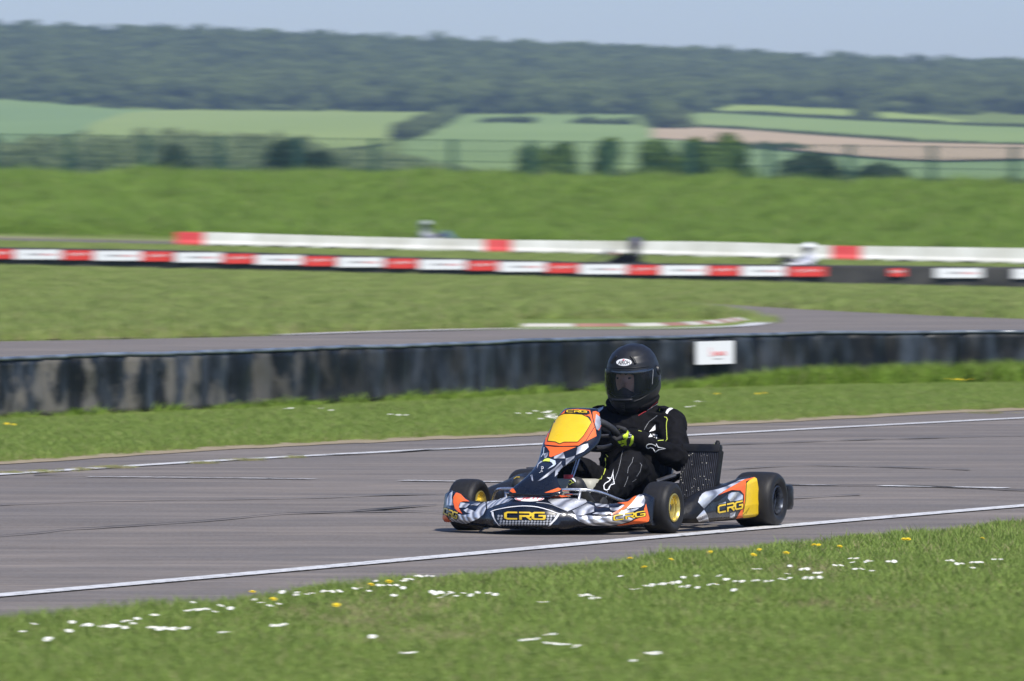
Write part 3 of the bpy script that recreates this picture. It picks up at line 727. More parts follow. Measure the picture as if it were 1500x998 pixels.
for col, x0, x1 in boards:
    a, b = fpt(x0), fpt(x1); d = b-a; w = d.length; mid = (a+b)/2; zt = fw_top(mid)-.035; hb = .205
    nm = {'r':'red','w':'white'}[col]
    lab = f"{nm} advertising board on the far tyre wall, {ords[cnt[col]]} {nm} one from the left"
    if (col, x0) == ('r',1303): lab = 'small torn red board alone on a bare stretch of the far tyre wall'
    if (col, x0) == ('w',1370): lab = 'lone white board on the bare black stretch of the far wall at right'
    if (col, x0) == ('w',1484): lab = 'white board of the far tyre wall cut off by the right edge of the photo'
    cnt[col] += 1
    t = empty('advertising_board', mid + Vector((0,-.115,zt-hb/2)), math.atan2(d.y,d.x), label=lab, cat='advertising board', group='advertising boards along the far tyre wall')
    bm = bmesh.new(); box(bm, (0,0,0), (w,.02,hb if x0 != 1303 else .17)); bm_obj('panel', bm, M['board_red' if col=='r' else 'board_white'], t)
    bm = bmesh.new()
    if col == 'r':
        tube(bm, smooth_path([(-w*.34,-.011,.0),(-w*.28,-.011,.05),(-w*.22,-.011,-.02),(-w*.12,-.011,.03),(-w*.02,-.011,.0),(w*.08,-.011,.05),(w*.12,-.011,-.01),(w*.22,-.011,.03),(w*.34,-.011,.01)],4), .011, 4)
        bm_obj('script', bm, M['print_white'], t)
    else:
        for q in range(4): box(bm, (w*(-.20+.08*q),-.0108,.004*(q%2)), (w*.05,.003,.035))
        bm_obj('script', bm, M['print_dark'], t, kind='stuff')
        bm = bmesh.new()
        for q in range(5): box(bm, (w*(.10+.065*q),-.0108,-.003), (w*.045,.003,.028))
        bm_obj('script', bm, M['print_red'], t, kind='stuff')

# ------------------------------------------------------------------ white barrier of painted blocks
WB = [(257,340,359),(298,340.5,362),(420,344,366),(560,348,371),(710,351,374.5),(750,352,375.5),(900,353.5,378),(1060,354.5,381),(1218,360,385),(1262,361,386),(1500,364,389),(1700,366,392)]
WBD = 235.0; rf0 = random.Random(12)
def wbp(px): x_ = (px-750)*WBD/FPX; return Vector((x_, WBD, base_z(x_, WBD)))
wb = empty('block_barrier', wbp(257), label='long low barrier of white painted blocks with three red ones', cat='barrier')
wb_o = wb.location.copy()
edges = [257,298] + list(np.linspace(298,710,6)[1:]) + [749] + list(np.linspace(749,1218,6)[1:]) + [1261] + list(np.linspace(1261,1700,6)[1:])
yb = lambda px: float(np.interp(px, [a for a,_,_ in WB], [c for _,_,c in WB])); yt = lambda px: float(np.interp(px, [a for a,_,_ in WB], [b for _,b,_ in WB]))
for x0, x1 in zip(edges, edges[1:]):
    a, b = wbp(x0+.4), wbp(x1-.4); red = (x1-x0) < 50
    ht = [CAMZ + (HORY-yt(q))*w_.y/FPX - w_.z for q, w_ in ((x0,a),(x1,b))]
    bm = bmesh.new(); d = (b-a).normalized(); n = Vector((d.y,-d.x,0)); pr = []
    for p, h in ((a,ht[0]),(b,ht[1])):
        pr.append([bm.verts.new(p - wb_o + n*q + Vector((0,0,z))) for q, z in ((.0,0),(.0,.10),(-.05,.16),(-.08,h),(-.38,h),(-.42,.16),(-.46,.1),(-.46,0))])
    for q in range(8): bm.faces.new((pr[0][q], pr[0][(q+1)%8], pr[1][(q+1)%8], pr[1][q]))
    bm.faces.new(pr[0]); bm.faces.new(pr[1][::-1]); bmesh.ops.recalc_face_normals(bm, faces=bm.faces)
    bmesh.ops.bevel(bm, geom=[e_ for e_ in bm.edges], offset=.015, segments=1, affect='EDGES')
    bo = bm_obj('block', bm, M['block_red' if red else 'block_white'], wb, label='red painted block' if red else None)
    if not red:
        for t_ in (.25, .74):
            if rf0.random() < .75:
                p = a.lerp(b, t_ + rf0.uniform(-.05,.05)) - wb_o; bm = bmesh.new(); box(bm, p + n*.0 + Vector((0,-.012,.035)), (rf0.uniform(.35,.7), .03, rf0.uniform(.05,.09))); bevel_all(bm, .012, 1); bm_obj('slot', bm, M['belt_far'], bo)


# ================================================================== karts and drivers
def shiny(name, col, rough=.3, coat=.4, spec=.5, nb=0.0):
    m = new_mat(name, col, rough, 0, spec); b = m.node_tree.nodes['Principled BSDF']; b.inputs['Coat Weight'].default_value = coat; b.inputs['Coat Roughness'].default_value = .12
    v = coords(m, (1,1,1)); f = noise_n(m, v, 35, 5, .6)
    setc(m, mix(m, ramp(m, f, [(.45, G3(0)), (.8, G3(.35))]), col, tuple(x*.75+.012 for x in col)))
    setc(m, ramp(m, noise_n(m, v, 18, 4), [(.3, G3(rough*.7)), (.75, G3(min(1, rough*1.8)))]), 'Roughness')
    if nb: bump(m, f, nb, .001)
    return m
K = {}
K['navy'] = shiny('navy_black_plastic', (.005,.007,.013), .24, .3, .45)
K['black'] = shiny('black_plastic', (.007,.007,.008), .45, .05, .3)
K['orange'] = shiny('orange_sticker', (.82,.130,.018), .40, .2)
K['yellow'] = shiny('yellow_sticker', (.74,.49,.012), .38, .25)
K['letter'] = shiny('yellow_lettering', (.80,.54,.02), .35, .2)
K['whitep'] = new_mat('white_print', (.78,.78,.78), .5)
K['greyp'] = new_mat('grey_print', (.36,.37,.39), .45)
K['pale'] = new_mat('pale_blue_print', (.55,.62,.72), .45)
K['redp'] = new_mat('red_print', (.62,.03,.05), .5)
K['blackp'] = new_mat('black_print', (.008,.008,.010), .45)
K['lime'] = new_mat('lime_piping', (.62,.72,.10), .6)
def foil():
    m = new_mat('brushed_silver_foil', (.62,.63,.65), .33, .6, .6); L_ = m.node_tree.links
    v = coords(m, (1,1,1), rot=(R(0),R(38),R(20))); w = nd(m, 'ShaderNodeTexWave', wave_type='BANDS'); w.inputs['Scale'].default_value = 9.0; w.inputs['Distortion'].default_value = 1.2; w.inputs['Detail'].default_value = 3; w.inputs['Detail Scale'].default_value = 1.5
    L_.new(v, w.inputs[0]); f = noise_n(m, v, 12, 3)
    setc(m, ramp(m, w.outputs['Fac'], [(0, (.26,.27,.30)), (.40,(.66,.67,.69)), (1, (.95,.95,.93))]))  # bright and dark reflection streaks painted into the foil colour
    setc(m, ramp(m, f, [(.3, G3(.26)), (.7, G3(.46))]), 'Roughness'); bump(m, w.outputs['Fac'], .8, .006); return m
K['foil'] = foil()
def tyre_mat():
    m = new_mat('slick_tyre_rubber', (.022,.022,.023), .55, 0, .3); v = coords(m, (1,1,1))
    tc = nd(m, 'ShaderNodeTexCoord'); sx = nd(m, 'ShaderNodeSeparateXYZ'); m.node_tree.links.new(tc.outputs['Object'], sx.inputs[0])
    cb = nd(m, 'ShaderNodeCombineXYZ'); m.node_tree.links.new(sx.outputs[0], cb.inputs[0])
    f = noise_n(m, cb.outputs[0], 60, 4, .6); g = noise_n(m, v, 40, 5, .7)
    c = ramp(m, f, [(.3, (.010,.010,.011)), (.7, (.020,.0195,.019))]); c = mix(m, ramp(m, g, [(.5, G3(0)), (.8, G3(.4))]), c, (.036,.034,.032))
    setc(m, c); bump(m, g, .25, .002); setc(m, ramp(m, f, [(.3, G3(.42)), (.7, G3(.66))]), 'Roughness'); return m
K['tyre'] = tyre_mat()
K['gold'] = noisy('gold_rim_metal', (.58,.46,.12), (.70,.60,.22), 20, .36, .75, rr=(.25,.45))
K['darkrim'] = noisy('dark_rim_metal', (.03,.035,.045), (.07,.08,.10), 20, .3, .6, rr=(.2,.4))
K['steel'] = noisy('steel_tube', (.50,.51,.54), (.66,.67,.70), 25, .25, .9, rr=(.18,.4))
K['dsteel'] = noisy('dark_steel', (.05,.05,.055), (.11,.11,.12), 25, .4, .6, rr=(.3,.5))
K['seat'] = shiny('seat_shell', (.045,.052,.062), .3)
K['tank'] = noisy('fuel_tank_plastic', (.36,.35,.28), (.48,.46,.38), 8, .5)
K['fin'] = noisy('radiator_fins', (.012,.012,.012), (.05,.048,.045), 60, .45, .3)
K['dust'] = new_mat('grit', (.45,.43,.38), .9)
K['eyew'] = new_mat('eye_white', (.20,.19,.18), .3); K['suit'] = noisy('black_race_suit', (.004,.004,.005), (.011,.011,.0125), 9, .9, bs=.7, bd=.012, bscale=14, spec=.10)
K['skin'] = noisy('skin', (.72,.38,.27), (.85,.52,.40), 25, .5)
K['helmet'] = noisy('matt_black_helmet', (.009,.010,.012), (.014,.015,.018), 30, .42, spec=.38, rr=(.40,.52))
K['hvent'] = new_mat('vent_black', (.004,.004,.004), .6)
K['glove'] = noisy('glove_black', (.012,.012,.013), (.03,.03,.032), 30, .7, bs=.4, bd=.002)
K['hivis'] = noisy('hivis_glove', (.50,.70,.02), (.62,.80,.05), 30, .6, bs=.3, bd=.001)
K['shoe'] = noisy('shoe_black', (.012,.012,.012), (.035,.034,.030), 25, .5)
K['grip'] = noisy('wheel_grip', (.020,.020,.021), (.045,.045,.047), 40, .45)
def visor_mat():
    m = new_mat('smoked_visor', (.02,.025,.035), .04, 0, .6); b = m.node_tree.nodes['Principled BSDF']; L_ = m.node_tree.links
    t = nd(m, 'ShaderNodeBsdfTransparent'); t.inputs[0].default_value = (.78,.80,.84,1); mx = nd(m, 'ShaderNodeMixShader'); fr = nd(m, 'ShaderNodeFresnel'); fr.inputs[0].default_value = 1.5
    mt = nd(m, 'ShaderNodeMath', operation='MULTIPLY_ADD'); mt.inputs[1].default_value = 1.0; mt.inputs[2].default_value = .24; L_.new(fr.outputs[0], mt.inputs[0])
    L_.new(mt.outputs[0], mx.inputs[0]); L_.new(t.outputs[0], mx.inputs[1]); L_.new(b.outputs[0], mx.inputs[2]); L_.new(mx.outputs[0], m.node_tree.nodes['Material Output'].inputs[0]); return m
K['visor'] = visor_mat()

def capsule(bm, p1, r1, p2, r2, n=12, sq=None):
    p1, p2 = Vector(p1), Vector(p2); d = p2-p1; L_ = d.length
    if L_ < 1e-6: d = Vector((0,0,1))
    q = d.to_track_quat('Z', 'Y'); rings = []
    prof = [(-r1*math.cos(a), r1*math.sin(a)) for a in (0, .5, 1.0, 1.57)] + [(L_+r2*math.sin(a), r2*math.cos(a)) for a in (0, .5, 1.0, 1.57)]
    for z, r in prof:
        if r < 1e-4: rings.append([bm.verts.new(p1 + q @ Vector((0,0,z)))])
        else: rings.append([bm.verts.new(p1 + q @ Vector((r*math.cos(6.2832*k/n), r*math.sin(6.2832*k/n), z))) for k in range(n)])
    for A, B in zip(rings, rings[1:]):
        for k in range(n):
            k2 = (k+1) % n
            if len(A) == 1 and len(B) > 1: bm.faces.new((A[0], B[k2], B[k]))
            elif len(B) == 1 and len(A) > 1: bm.faces.new((A[k], A[k2], B[0]))
            elif len(A) > 1: bm.faces.new((A[k], A[k2], B[k2], B[k]))
def ellipsoid(bm, c, s, rot=None, n=16):
    r = bmesh.ops.create_uvsphere(bm, u_segments=n, v_segments=n//2+2, radius=1.0)
    M_ = Matrix.Translation(c) @ (rot.to_matrix().to_4x4() if rot else Matrix()) @ Matrix.Diagonal((*s,1)); bmesh.ops.transform(bm, matrix=M_, verts=r['verts'])
def fuse(name, bm, mat, parent, voxel, smooth_it=6, disp=None, **k):
    o = bm_obj(name, bm, mat, parent, False, **k)
    md = o.modifiers.new('r', 'REMESH'); md.mode = 'VOXEL'; md.voxel_size = voxel; md.use_smooth_shade = True
    sm = o.modifiers.new('s', 'SMOOTH'); sm.iterations = smooth_it; sm.factor = .5
    apply_mods(o)
    if disp:
        me = o.data; co = np.empty(len(me.vertices)*3, dtype=np.float32); me.vertices.foreach_get('co', co); co = co.reshape(-1,3); no = np.empty_like(co).ravel(); me.vertices.foreach_get('normal', no); no = no.reshape(-1,3)
        for i in range(len(co)):
            h = disp(Vector(co[i])); co[i] += no[i]*h
        me.vertices.foreach_set('co', co.ravel()); me.update()
    me = o.data; me.materials.clear()
    for m_ in (mat if isinstance(mat, (list, tuple)) else [mat]): me.materials.append(m_)
    me.polygons.foreach_set('use_smooth', [True]*len(me.polygons)); return o

def make_wheel(root, x, y, hw, Rt, rim, side):
    w = empty('wheel', (x, y, Rt)); w.parent = root
    rr_ = .068
    def b(f): return f*hw
    bm = bmesh.new()
    prof = [(b(-.78),rr_-.004),(b(-.86),rr_+.008),(b(-.97),rr_+.022),(b(-1.0),Rt*.76),(b(-.95),Rt*.88),(b(-.82),Rt*.955),(b(-.6),Rt*.988),(b(-.3),Rt*.998),(0,Rt),(b(.3),Rt*.998),(b(.6),Rt*.988),(b(.82),Rt*.955),(b(.95),Rt*.88),(b(1.0),Rt*.76),(b(.97),rr_+.022),(b(.86),rr_+.008),(b(.78),rr_-.004)]
    lathe_x(bm, prof, 56); bm_obj('tyre', bm, K['tyre'], w, True)
    bm = bmesh.new(); s = side
    prof = [(-.80*hw,rr_+.001),(-.90*hw,rr_+.003),(-.93*hw,rr_-.002),(-.80*hw,rr_-.006),(-.5*hw,.054),(-.2*hw,.050),(-.05*hw,.030),(-.0*hw,.0001)]
    pr2 = [(.80*hw,rr_+.001),(.90*hw,rr_+.003),(.93*hw,rr_-.002),(.84*hw,rr_-.007),(.66*hw,.056),(.60*hw,.057),(.56*hw,.053),(.30*hw,.050),(.22*hw,.036),(.2*hw,.0001)]
    if side < 0: prof, pr2 = [(-x_, r) for x_, r in pr2], [(-x_, r) for x_, r in prof]
    lathe_x(bm, prof, 40); lathe_x(bm, pr2, 40); bm_obj('rim', bm, rim, w, True, 35)
    bm = bmesh.new(); lathe_x(bm, [(0,.0001),(0,.022),((.55 if hw < .09 else .30)*hw*s,.020),((.60 if hw < .09 else .34)*hw*s,.012),((.62 if hw < .09 else .36)*hw*s,.0001)], 16)
    for q in range(3):
        a = q*2.094+.4; tube(bm, [(.2*hw*s, .034*math.cos(a), .034*math.sin(a)), (.30*hw*s, .034*math.cos(a), .034*math.sin(a))], .005, 6)
    bm_obj('hub', bm, K['dsteel'], w, True, 35)
    return w

NOSE = {  # |a|: profile (b, z) from lower back to upper back
    0.00:[(-.40,.028),(-.50,.032),(-.530,.060),(-.528,.095),(-.515,.130),(-.480,.158),(-.420,.178),(-.350,.195),(-.300,.198)],
    0.10:[(-.39,.028),(-.49,.032),(-.518,.058),(-.515,.094),(-.502,.126),(-.468,.153),(-.410,.174),(-.345,.192),(-.290,.195)],
    0.19:[(-.37,.030),(-.455,.034),(-.480,.055),(-.476,.088),(-.462,.116),(-.430,.140),(-.385,.160),(-.325,.180),(-.270,.184)],
    0.25:[(-.34,.034),(-.400,.038),(-.432,.058),(-.436,.082),(-.425,.104),(-.395,.126),(-.352,.145),(-.300,.162),(-.250,.168)],
    0.33:[(-.32,.040),(-.380,.044),(-.415,.064),(-.418,.084),(-.405,.104),(-.372,.124),(-.330,.139),(-.285,.150),(-.235,.154)],
    0.41:[(-.27,.044),(-.340,.050),(-.376,.070),(-.378,.092),(-.364,.114),(-.332,.136),(-.298,.150),(-.262,.158),(-.222,.160)],
    0.48:[(-.22,.050),(-.285,.056),(-.320,.076),(-.322,.102),(-.308,.130),(-.282,.156),(-.258,.176),(-.232,.188),(-.205,.190)],
    0.535:[(-.18,.050),(-.225,.052),(-.256,.072),(-.252,.112),(-.242,.145),(-.228,.172),(-.215,.196),(-.200,.208),(-.185,.208)],
    0.572:[(-.16,.048),(-.190,.050),(-.212,.066),(-.210,.100),(-.196,.140),(-.190,.160),(-.185,.178),(-.178,.188),(-.170,.186)]}
def nose_obj(root, mat):
    ks_ = sorted(NOSE); secs = []
    al = sorted(set([-a for a in ks_] + ks_)); fine = []
    base = {a: NOSE[abs(a)] for a in al}
    # smooth interpolation along a
    N_ = 61
    for i in range(N_):
        a = -.572 + 1.144*i/(N_-1); j = max(0, min(len(al)-2, int(np.searchsorted(al, a))-1)); t = (a-al[j])/(al[j+1]-al[j])
        P = [base[al[max(0,min(len(al)-1,q))]] for q in (j-1,j,j+1,j+2)]; sec = []
        for k in range(9):
            v = []
            for c in range(2):
                p0,p1,p2,p3 = [P[q][k][c] for q in range(4)]
                v.append(p1 + (p2-p1)*t*t*(3-2*t)*.4 + (p2-p1)*t*.6)
            sec.append((a*(.955 if a > 0 else 1.0), v[0], v[1]))
        inner = [(x, y+.035 if y > -.3 else y+.035, z-.012 if k > 4 else z+.004) for k, (x, y, z) in enumerate(sec)][::-1]
        inner = [(x, max(y, -.5), max(z, .03)) for x, y, z in inner]
        secs.append(sec + inner)
    v, f = loft(secs); bm = bmesh.new(); vs = [bm.verts.new(p) for p in v]
    for q in f:
        try: bm.faces.new([vs[i] for i in q])
        except ValueError: pass
    return bm_obj('front_bumper', bm, mat, root, True, 50)

FAIR = [ # z, centre b, half width, side depth
    (.190,-.415,.152,.035),(.212,-.408,.150,.035),(.235,-.385,.126,.035),(.262,-.360,.098,.034),(.290,-.322,.077,.034),(.315,-.280,.070,.036),(.335,-.235,.074,.044),
    (.356,-.175,.094,.060),(.380,-.112,.118,.078),(.410,-.060,.140,.092),(.440,-.022,.150,.100),(.470,.012,.148,.098),(.510,.055,.138,.086),(.550,.096,.122,.070),(.585,.130,.106,.056),(.605,.152,.092,.046),(.614,.172,.080,.040)]
def fairing_obj(root, mat):
    secs = []; nA = 25
    for z, bc, w, dp in FAIR:
        sec = []
        for i in range(nA):
            u = -1 + 2*i/(nA-1)
            sec.append((w*math.sin(u*1.45)/math.sin(1.45), bc + dp*(abs(u)**2.3), z + (.0 if z > .3 else 0)))
        inner = [(x*.94, y+.012+.004, zz) for x, y, zz in sec][::-1]; secs.append(sec+inner)
    v, f = loft(secs); bm = bmesh.new(); vs = [bm.verts.new(p) for p in v]
    for q in f: bm.faces.new([vs[i] for i in q])
    o = bm_obj('front_fairing', bm, mat, root, True, 60)
    md = o.modifiers.new('sub', 'SUBSURF'); md.levels = 1; md.render_levels = 1; apply_mods(o)
    return o

def pod_obj(root, mat, s):
    P = [(.13,.455,.49,.085,.060),(.16,.455,.540,.098,.050),(.20,.485,.574,.120,.046),(.26,.505,.602,.158,.044),(.31,.515,.612,.183,.044),(.37,.525,.622,.200,.044),(.48,.53,.634,.214,.046),(.62,.54,.645,.226,.046),(.76,.55,.655,.243,.048),(.88,.56,.662,.260,.048),(.925,.57,.664,.264,.050),(.937,.58,.655,.25,.07)]
    secs = []
    for b_, ai, ao, zt, zb in P:
        h = zt-zb
        pr = [(ai,zb+.01),(ai,zt-.03),(ai+.02,zt-.006),(ao-.05,zt),(ao-.022,zt-.006),(ao-.006,zt-.024),(ao,zt-h*.35),(ao+.004,zb+h*.35),(ao-.004,zb+.022),(ao-.03,zb),(ai+.03,zb)]
        secs.append([(x*s, b_, z) for x, z in pr])
    v, f = loft(secs); bm = bmesh.new(); vs = [bm.verts.new(p) for p in v]
    for q in f: bm.faces.new([vs[i] for i in q])
    return bm_obj('side_pod', bm, mat, root, True, 50)

WC, WR, WN = Vector((0,.275,.487)), .160, Vector((0,.52,.854)); WV = Vector((0,.854,-.52))
def rim_pt(phi, r=WR): return WC + Vector((1,0,0))*r*math.cos(phi) + WV*r*math.sin(phi)

def make_kart(loc, rotz, scale, cols, label, detail=True, group=None):
    root = empty('racing_kart' if detail else 'kart', loc, rotz, label=label, cat='go kart', group=group); root.scale = (scale,)*3
    P = {}
    P['nose'] = nose_obj(root, cols['nose']); P['fair'] = fairing_obj(root, cols['fair'])
    P['pod'] = pod_obj(root, cols['pod'], 1); P['pod2'] = pod_obj(root, cols['pod'], -1)
    for s in (1,-1):
        P['fw%d' % s] = make_wheel(root, .522*s, 0, .0725, .130, cols['rimf'], s)
        P['rw%d' % s] = make_wheel(root, .622*s, 1.04, .108, .140, cols['rimr'], s)
    # chassis tubes
    bm = bmesh.new()
    for s in (1,-1):
        tube(bm, smooth_path([(.14*s,-.42,.06),(.20*s,-.25,.055),(.30*s,0,.055),(.33*s,.4,.05),(.33*s,.9,.055),(.30*s,1.22,.06)],4), .015, 8)
        tube(bm, [(.30*s,0,.06),(.44*s,0,.11)], .016, 8)
    tube(bm, [(-.30,.0,.055),(.30,.0,.055)], .015, 8); tube(bm, [(-.33,.62,.05),(.33,.62,.05)], .014, 8); tube(bm, [(-.30,1.2,.06),(.30,1.2,.06)], .014, 8)
    bm_obj('chassis_frame', bm, K['dsteel'], root, True)
    bm = bmesh.new(); box(bm, (0,.1,.035), (.58,.92,.006)); bm_obj('floor_tray', bm, K['black'], root)
    bm = bmesh.new(); tube(bm, [(-.65,1.04,.14),(.65,1.04,.14)], .02, 10); tube(bm, [(.20,1.04,.14),(.212,1.04,.14)], .085, 20); bm_obj('rear_axle', bm, K['dsteel'], root, True, 40)
    # seat
    secs = []
    for i in range(11):
        t = i/10; b0 = .60 + .42*t; zb = .045 + .02*t if t < .6 else .057 + (t-.6)*.75; w = .155+.035*t
        secs.append([( w*math.sin(u*1.5)/math.sin(1.5), b0 + .03*abs(u), zb + (.20*(abs(u)**3)*(1-.4*t))) for u in np.linspace(-1,1,13)])
    v, f = loft(secs, False, False); o = mesh_obj('seat', v, f, K['seat'], root, True); md = o.modifiers.new('s', 'SOLIDIFY'); md.thickness = .012
    # steering
    bm = bmesh.new(); tube(bm, [rim_pt(6.2832*k/40) for k in range(40)], .0170, 10, True); sw = bm_obj('steering_wheel', bm, K['grip'], root, True)
    bm = bmesh.new()
    for a in (0.15, math.pi-.15, math.pi/2): tube(bm, [WC - WN*.02, rim_pt(a)], .009, 6)
    tube(bm, [WC-WN*.03, WC+WN*.012], .04, 16); bm_obj('wheel_spokes', bm, K['dsteel'], root, True, 40)
    bm = bmesh.new(); tube(bm, [WC - WN*.02, Vector((.01,-.10,.085))], .0095, 10); bm_obj('steering_column', bm, K['steel'], root, True, 40)
    # fuel tank, engine, exhaust, rear bumper
    bm = bmesh.new(); box(bm, (.035,.06,.165), (.235,.16,.20)); bevel_all(bm, .035, 3); tk = bm_obj('fuel_tank', bm, K['tank'], root, True, 50)
    bm = bmesh.new(); tube(bm, [(.0,.04,.26),(.0,.04,.285)], .024, 12); bm_obj('filler_cap', bm, K['redp'] if detail else K['black'], tk, True, 50)
    bm = bmesh.new(); box(bm, (-.36,.72,.16), (.18,.24,.16)); box(bm, (-.36,.62,.24), (.12,.12,.12)); bevel_all(bm, .012, 2)
    for k in range(5): box(bm, (-.36,.60,.20+.025*k), (.16,.14,.006))
    bm_obj('engine', bm, K['dsteel'], root)
    bm = bmesh.new(); tube(bm, smooth_path([(-.36,.60,.20),(-.34,.48,.20),(-.42,.70,.20),(-.44,1.0,.19),(-.40,1.25,.19)],5), [.02+.012*math.sin(i*.2) for i in range(21)], 10); bm_obj('exhaust', bm, K['dsteel'], root, True)
    bm = bmesh.new()
    vv = smooth_path([(-.68,1.22,.145),(-.66,1.30,.145),(-.4,1.335,.145),(0,1.34,.145),(.4,1.335,.145),(.655,1.30,.145),(.675,1.22,.145)],4)
    secs = [];
    for i, p in enumerate(vv):
        t = (vv[min(i+1,len(vv)-1)]-vv[max(i-1,0)]).normalized(); n = Vector((-t.y,t.x,0)); hh = .062
        secs.append([p + n*x + Vector((0,0,z)) for x, z in ((-.022,-hh),(-.03,-hh+.02),(-.03,hh-.02),(-.022,hh),(.022,hh),(.03,hh-.02),(.03,-hh+.02),(.022,-hh))])
    v, f = loft(secs); vs = [bm.verts.new(p) for p in v]
    for q in f: bm.faces.new([vs[i] for i in q])
    bm_obj('rear_bumper', bm, K['black'], root, True, 40)
    # pedals and nerf bars, radiator
    for s in (1,-1):
        bm = bmesh.new(); tube(bm, [(.11*s,-.26,.06),(.12*s,-.28,.16),(.12*s,-.285,.20),(.20*s,-.285,.20)], .006, 8); bm_obj('pedal', bm, K['steel'], root, True, 40)
        bm = bmesh.new(); tube(bm, smooth_path([(.03*s,-.335,.212),(.12*s,-.31,.222),(.22*s,-.275,.222),(.28*s,-.215,.208),(.335*s,-.12,.172),(.37*s,-.05,.15)],5), .0080, 9)
        tube(bm, [(.20*s,-.28,.215),(.18*s,-.30,.07)], .008, 6); bm_obj('bumper_bar', bm, K['steel'], root, True)
    ex = Vector((1,0,0)); ry = Vector((0,.34,.94)).normalized(); rn = ex.cross(ry)
    o0 = Vector((.345,.612,.150)); Wd, Ht = .197, .292
    rad = empty('radiator', o0); rad.parent = root
    bm = bmesh.new()
    def rb(x0,x1,y0,y1,z0,z1,bm=None):
        vs = [bm.verts.new(ex*x + ry*y + rn*z) for z in (z0,z1) for x, y in ((x0,y0),(x1,y0),(x1,y1),(x0,y1))]
        for q in ((0,1,2,3),(7,6,5,4),(0,4,5,1),(1,5,6,2),(2,6,7,3),(3,7,4,0)): bm.faces.new([vs[i] for i in q])
    rb(0,Wd,.012,Ht-.045,-.022,-.004,bm); bm_obj('core', bm, K['fin'], rad)
    bm = bmesh.new()
    for k in range(19): x = .006 + (Wd-.012)*k/18; rb(x-.0018,x+.0018,.012,Ht-.045,-.004,.007,bm)
    bm_obj('fins', bm, K['dsteel'], rad, kind='stuff')
    bm = bmesh.new(); rb(-.004,Wd+.004,Ht-.045,Ht,-.03,.014,bm); bevel_all(bm, .010, 2); bm_obj('header_tank', bm, K['black'], rad, True, 40)
    bm = bmesh.new(); rb(-.004,Wd+.004,-.02,.012,-.03,.012,bm); bevel_all(bm, .008, 2); bm_obj('bottom_tank', bm, K['black'], rad, True, 40)
    bm = bmesh.new(); rb(Wd+.001,Wd+.010,.0,Ht-.03,-.03,.012,bm); bm_obj('side_frame', bm, K['black'], rad)
    bm = bmesh.new(); tube(bm, [ex*(Wd-.022)+ry*(Ht-.02)-rn*.012, ex*(Wd-.022)+ry*(Ht+.014)-rn*.012], .013, 14); tube(bm, [ex*(Wd-.022)+ry*(Ht+.012)-rn*.012, ex*(Wd-.022)+ry*(Ht+.022)-rn*.012], .010, 6); bm_obj('radiator_cap', bm, K['black'], rad, True, 40)
    bm = bmesh.new(); tube(bm, smooth_path([ex*(Wd-.028)+ry*(Ht+.006)-rn*.012, ex*(Wd-.045)+ry*(Ht+.002)-rn*.02, ex*(Wd-.065)+ry*(Ht-.012)-rn*.035],4), .0045, 6); bm_obj('hose', bm, K['lime'], rad, True)
    bm = bmesh.new(); tube(bm, smooth_path([(.30,.80,.33),(.345,.72,.338),(.37,.68,.335)],4), .014, 8); tube(bm, smooth_path([(.20,.84,.22),(.30,.76,.26),(.38,.70,.25)],4), .017, 8); bm_obj('radiator_hose', bm, K['black'], root, True)
    bm = bmesh.new(); tube(bm, [(.24,.93,.20),(.36,.99,.20)], .045, 14); tube(bm, [(.36,.99,.2),(.41,1.0,.2)], .055, 14); bm_obj('air_box', bm, K['black'], root, True, 40)
    bm = bmesh.new(); box(bm, (.27,.60,.16), (.03,.05,.15)); box(bm, (.29,.66,.10), (.05,.14,.05)); tube(bm, [(.26,.55,.24),(.33,.63,.27)], .012, 8); tube(bm, [(.24,.5,.16),(.36,.60,.19)], .008, 8); bm_obj('seat_stay', bm, K['dsteel'], root)
    P['tank'] = tk; P['sw'] = sw; P['rad'] = rad
    return root, P

HS = [(.146,.004,.004,.004),(.142,.040,.045,.034),(.130,.078,.085,.064),(.108,.106,.114,.090),(.078,.124,.136,.108),(.040,.135,.150,.119),(.0,.142,.157,.124),(-.040,.149,.157,.125),(-.075,.155,.150,.123),(-.100,.160,.136,.112),(-.125,.157,.116,.100),(-.148,.146,.096,.086),(-.165,.128,.076,.072),(-.172,.108,.060,.058)]
def hsec(z):
    zs = [h[0] for h in HS][::-1]; return [float(np.interp(z, zs, [h[i] for h in HS][::-1])) for i in (1,2,3)]
def hpt(az, z, sc=1.0):
    f, b, w = hsec(z); c, s = math.cos(az), math.sin(az)
    e = .92 if c > 0 else 1.0
    return Vector((w*math.copysign(abs(s)**e, s), -(f if c > 0 else b)*math.copysign(abs(c)**e, c) , 0))*sc + Vector((0,0,z*sc))
def helmet_zs():
    return sorted(set([h[0] for h in HS] + list(np.linspace(-.16,.145,34))))
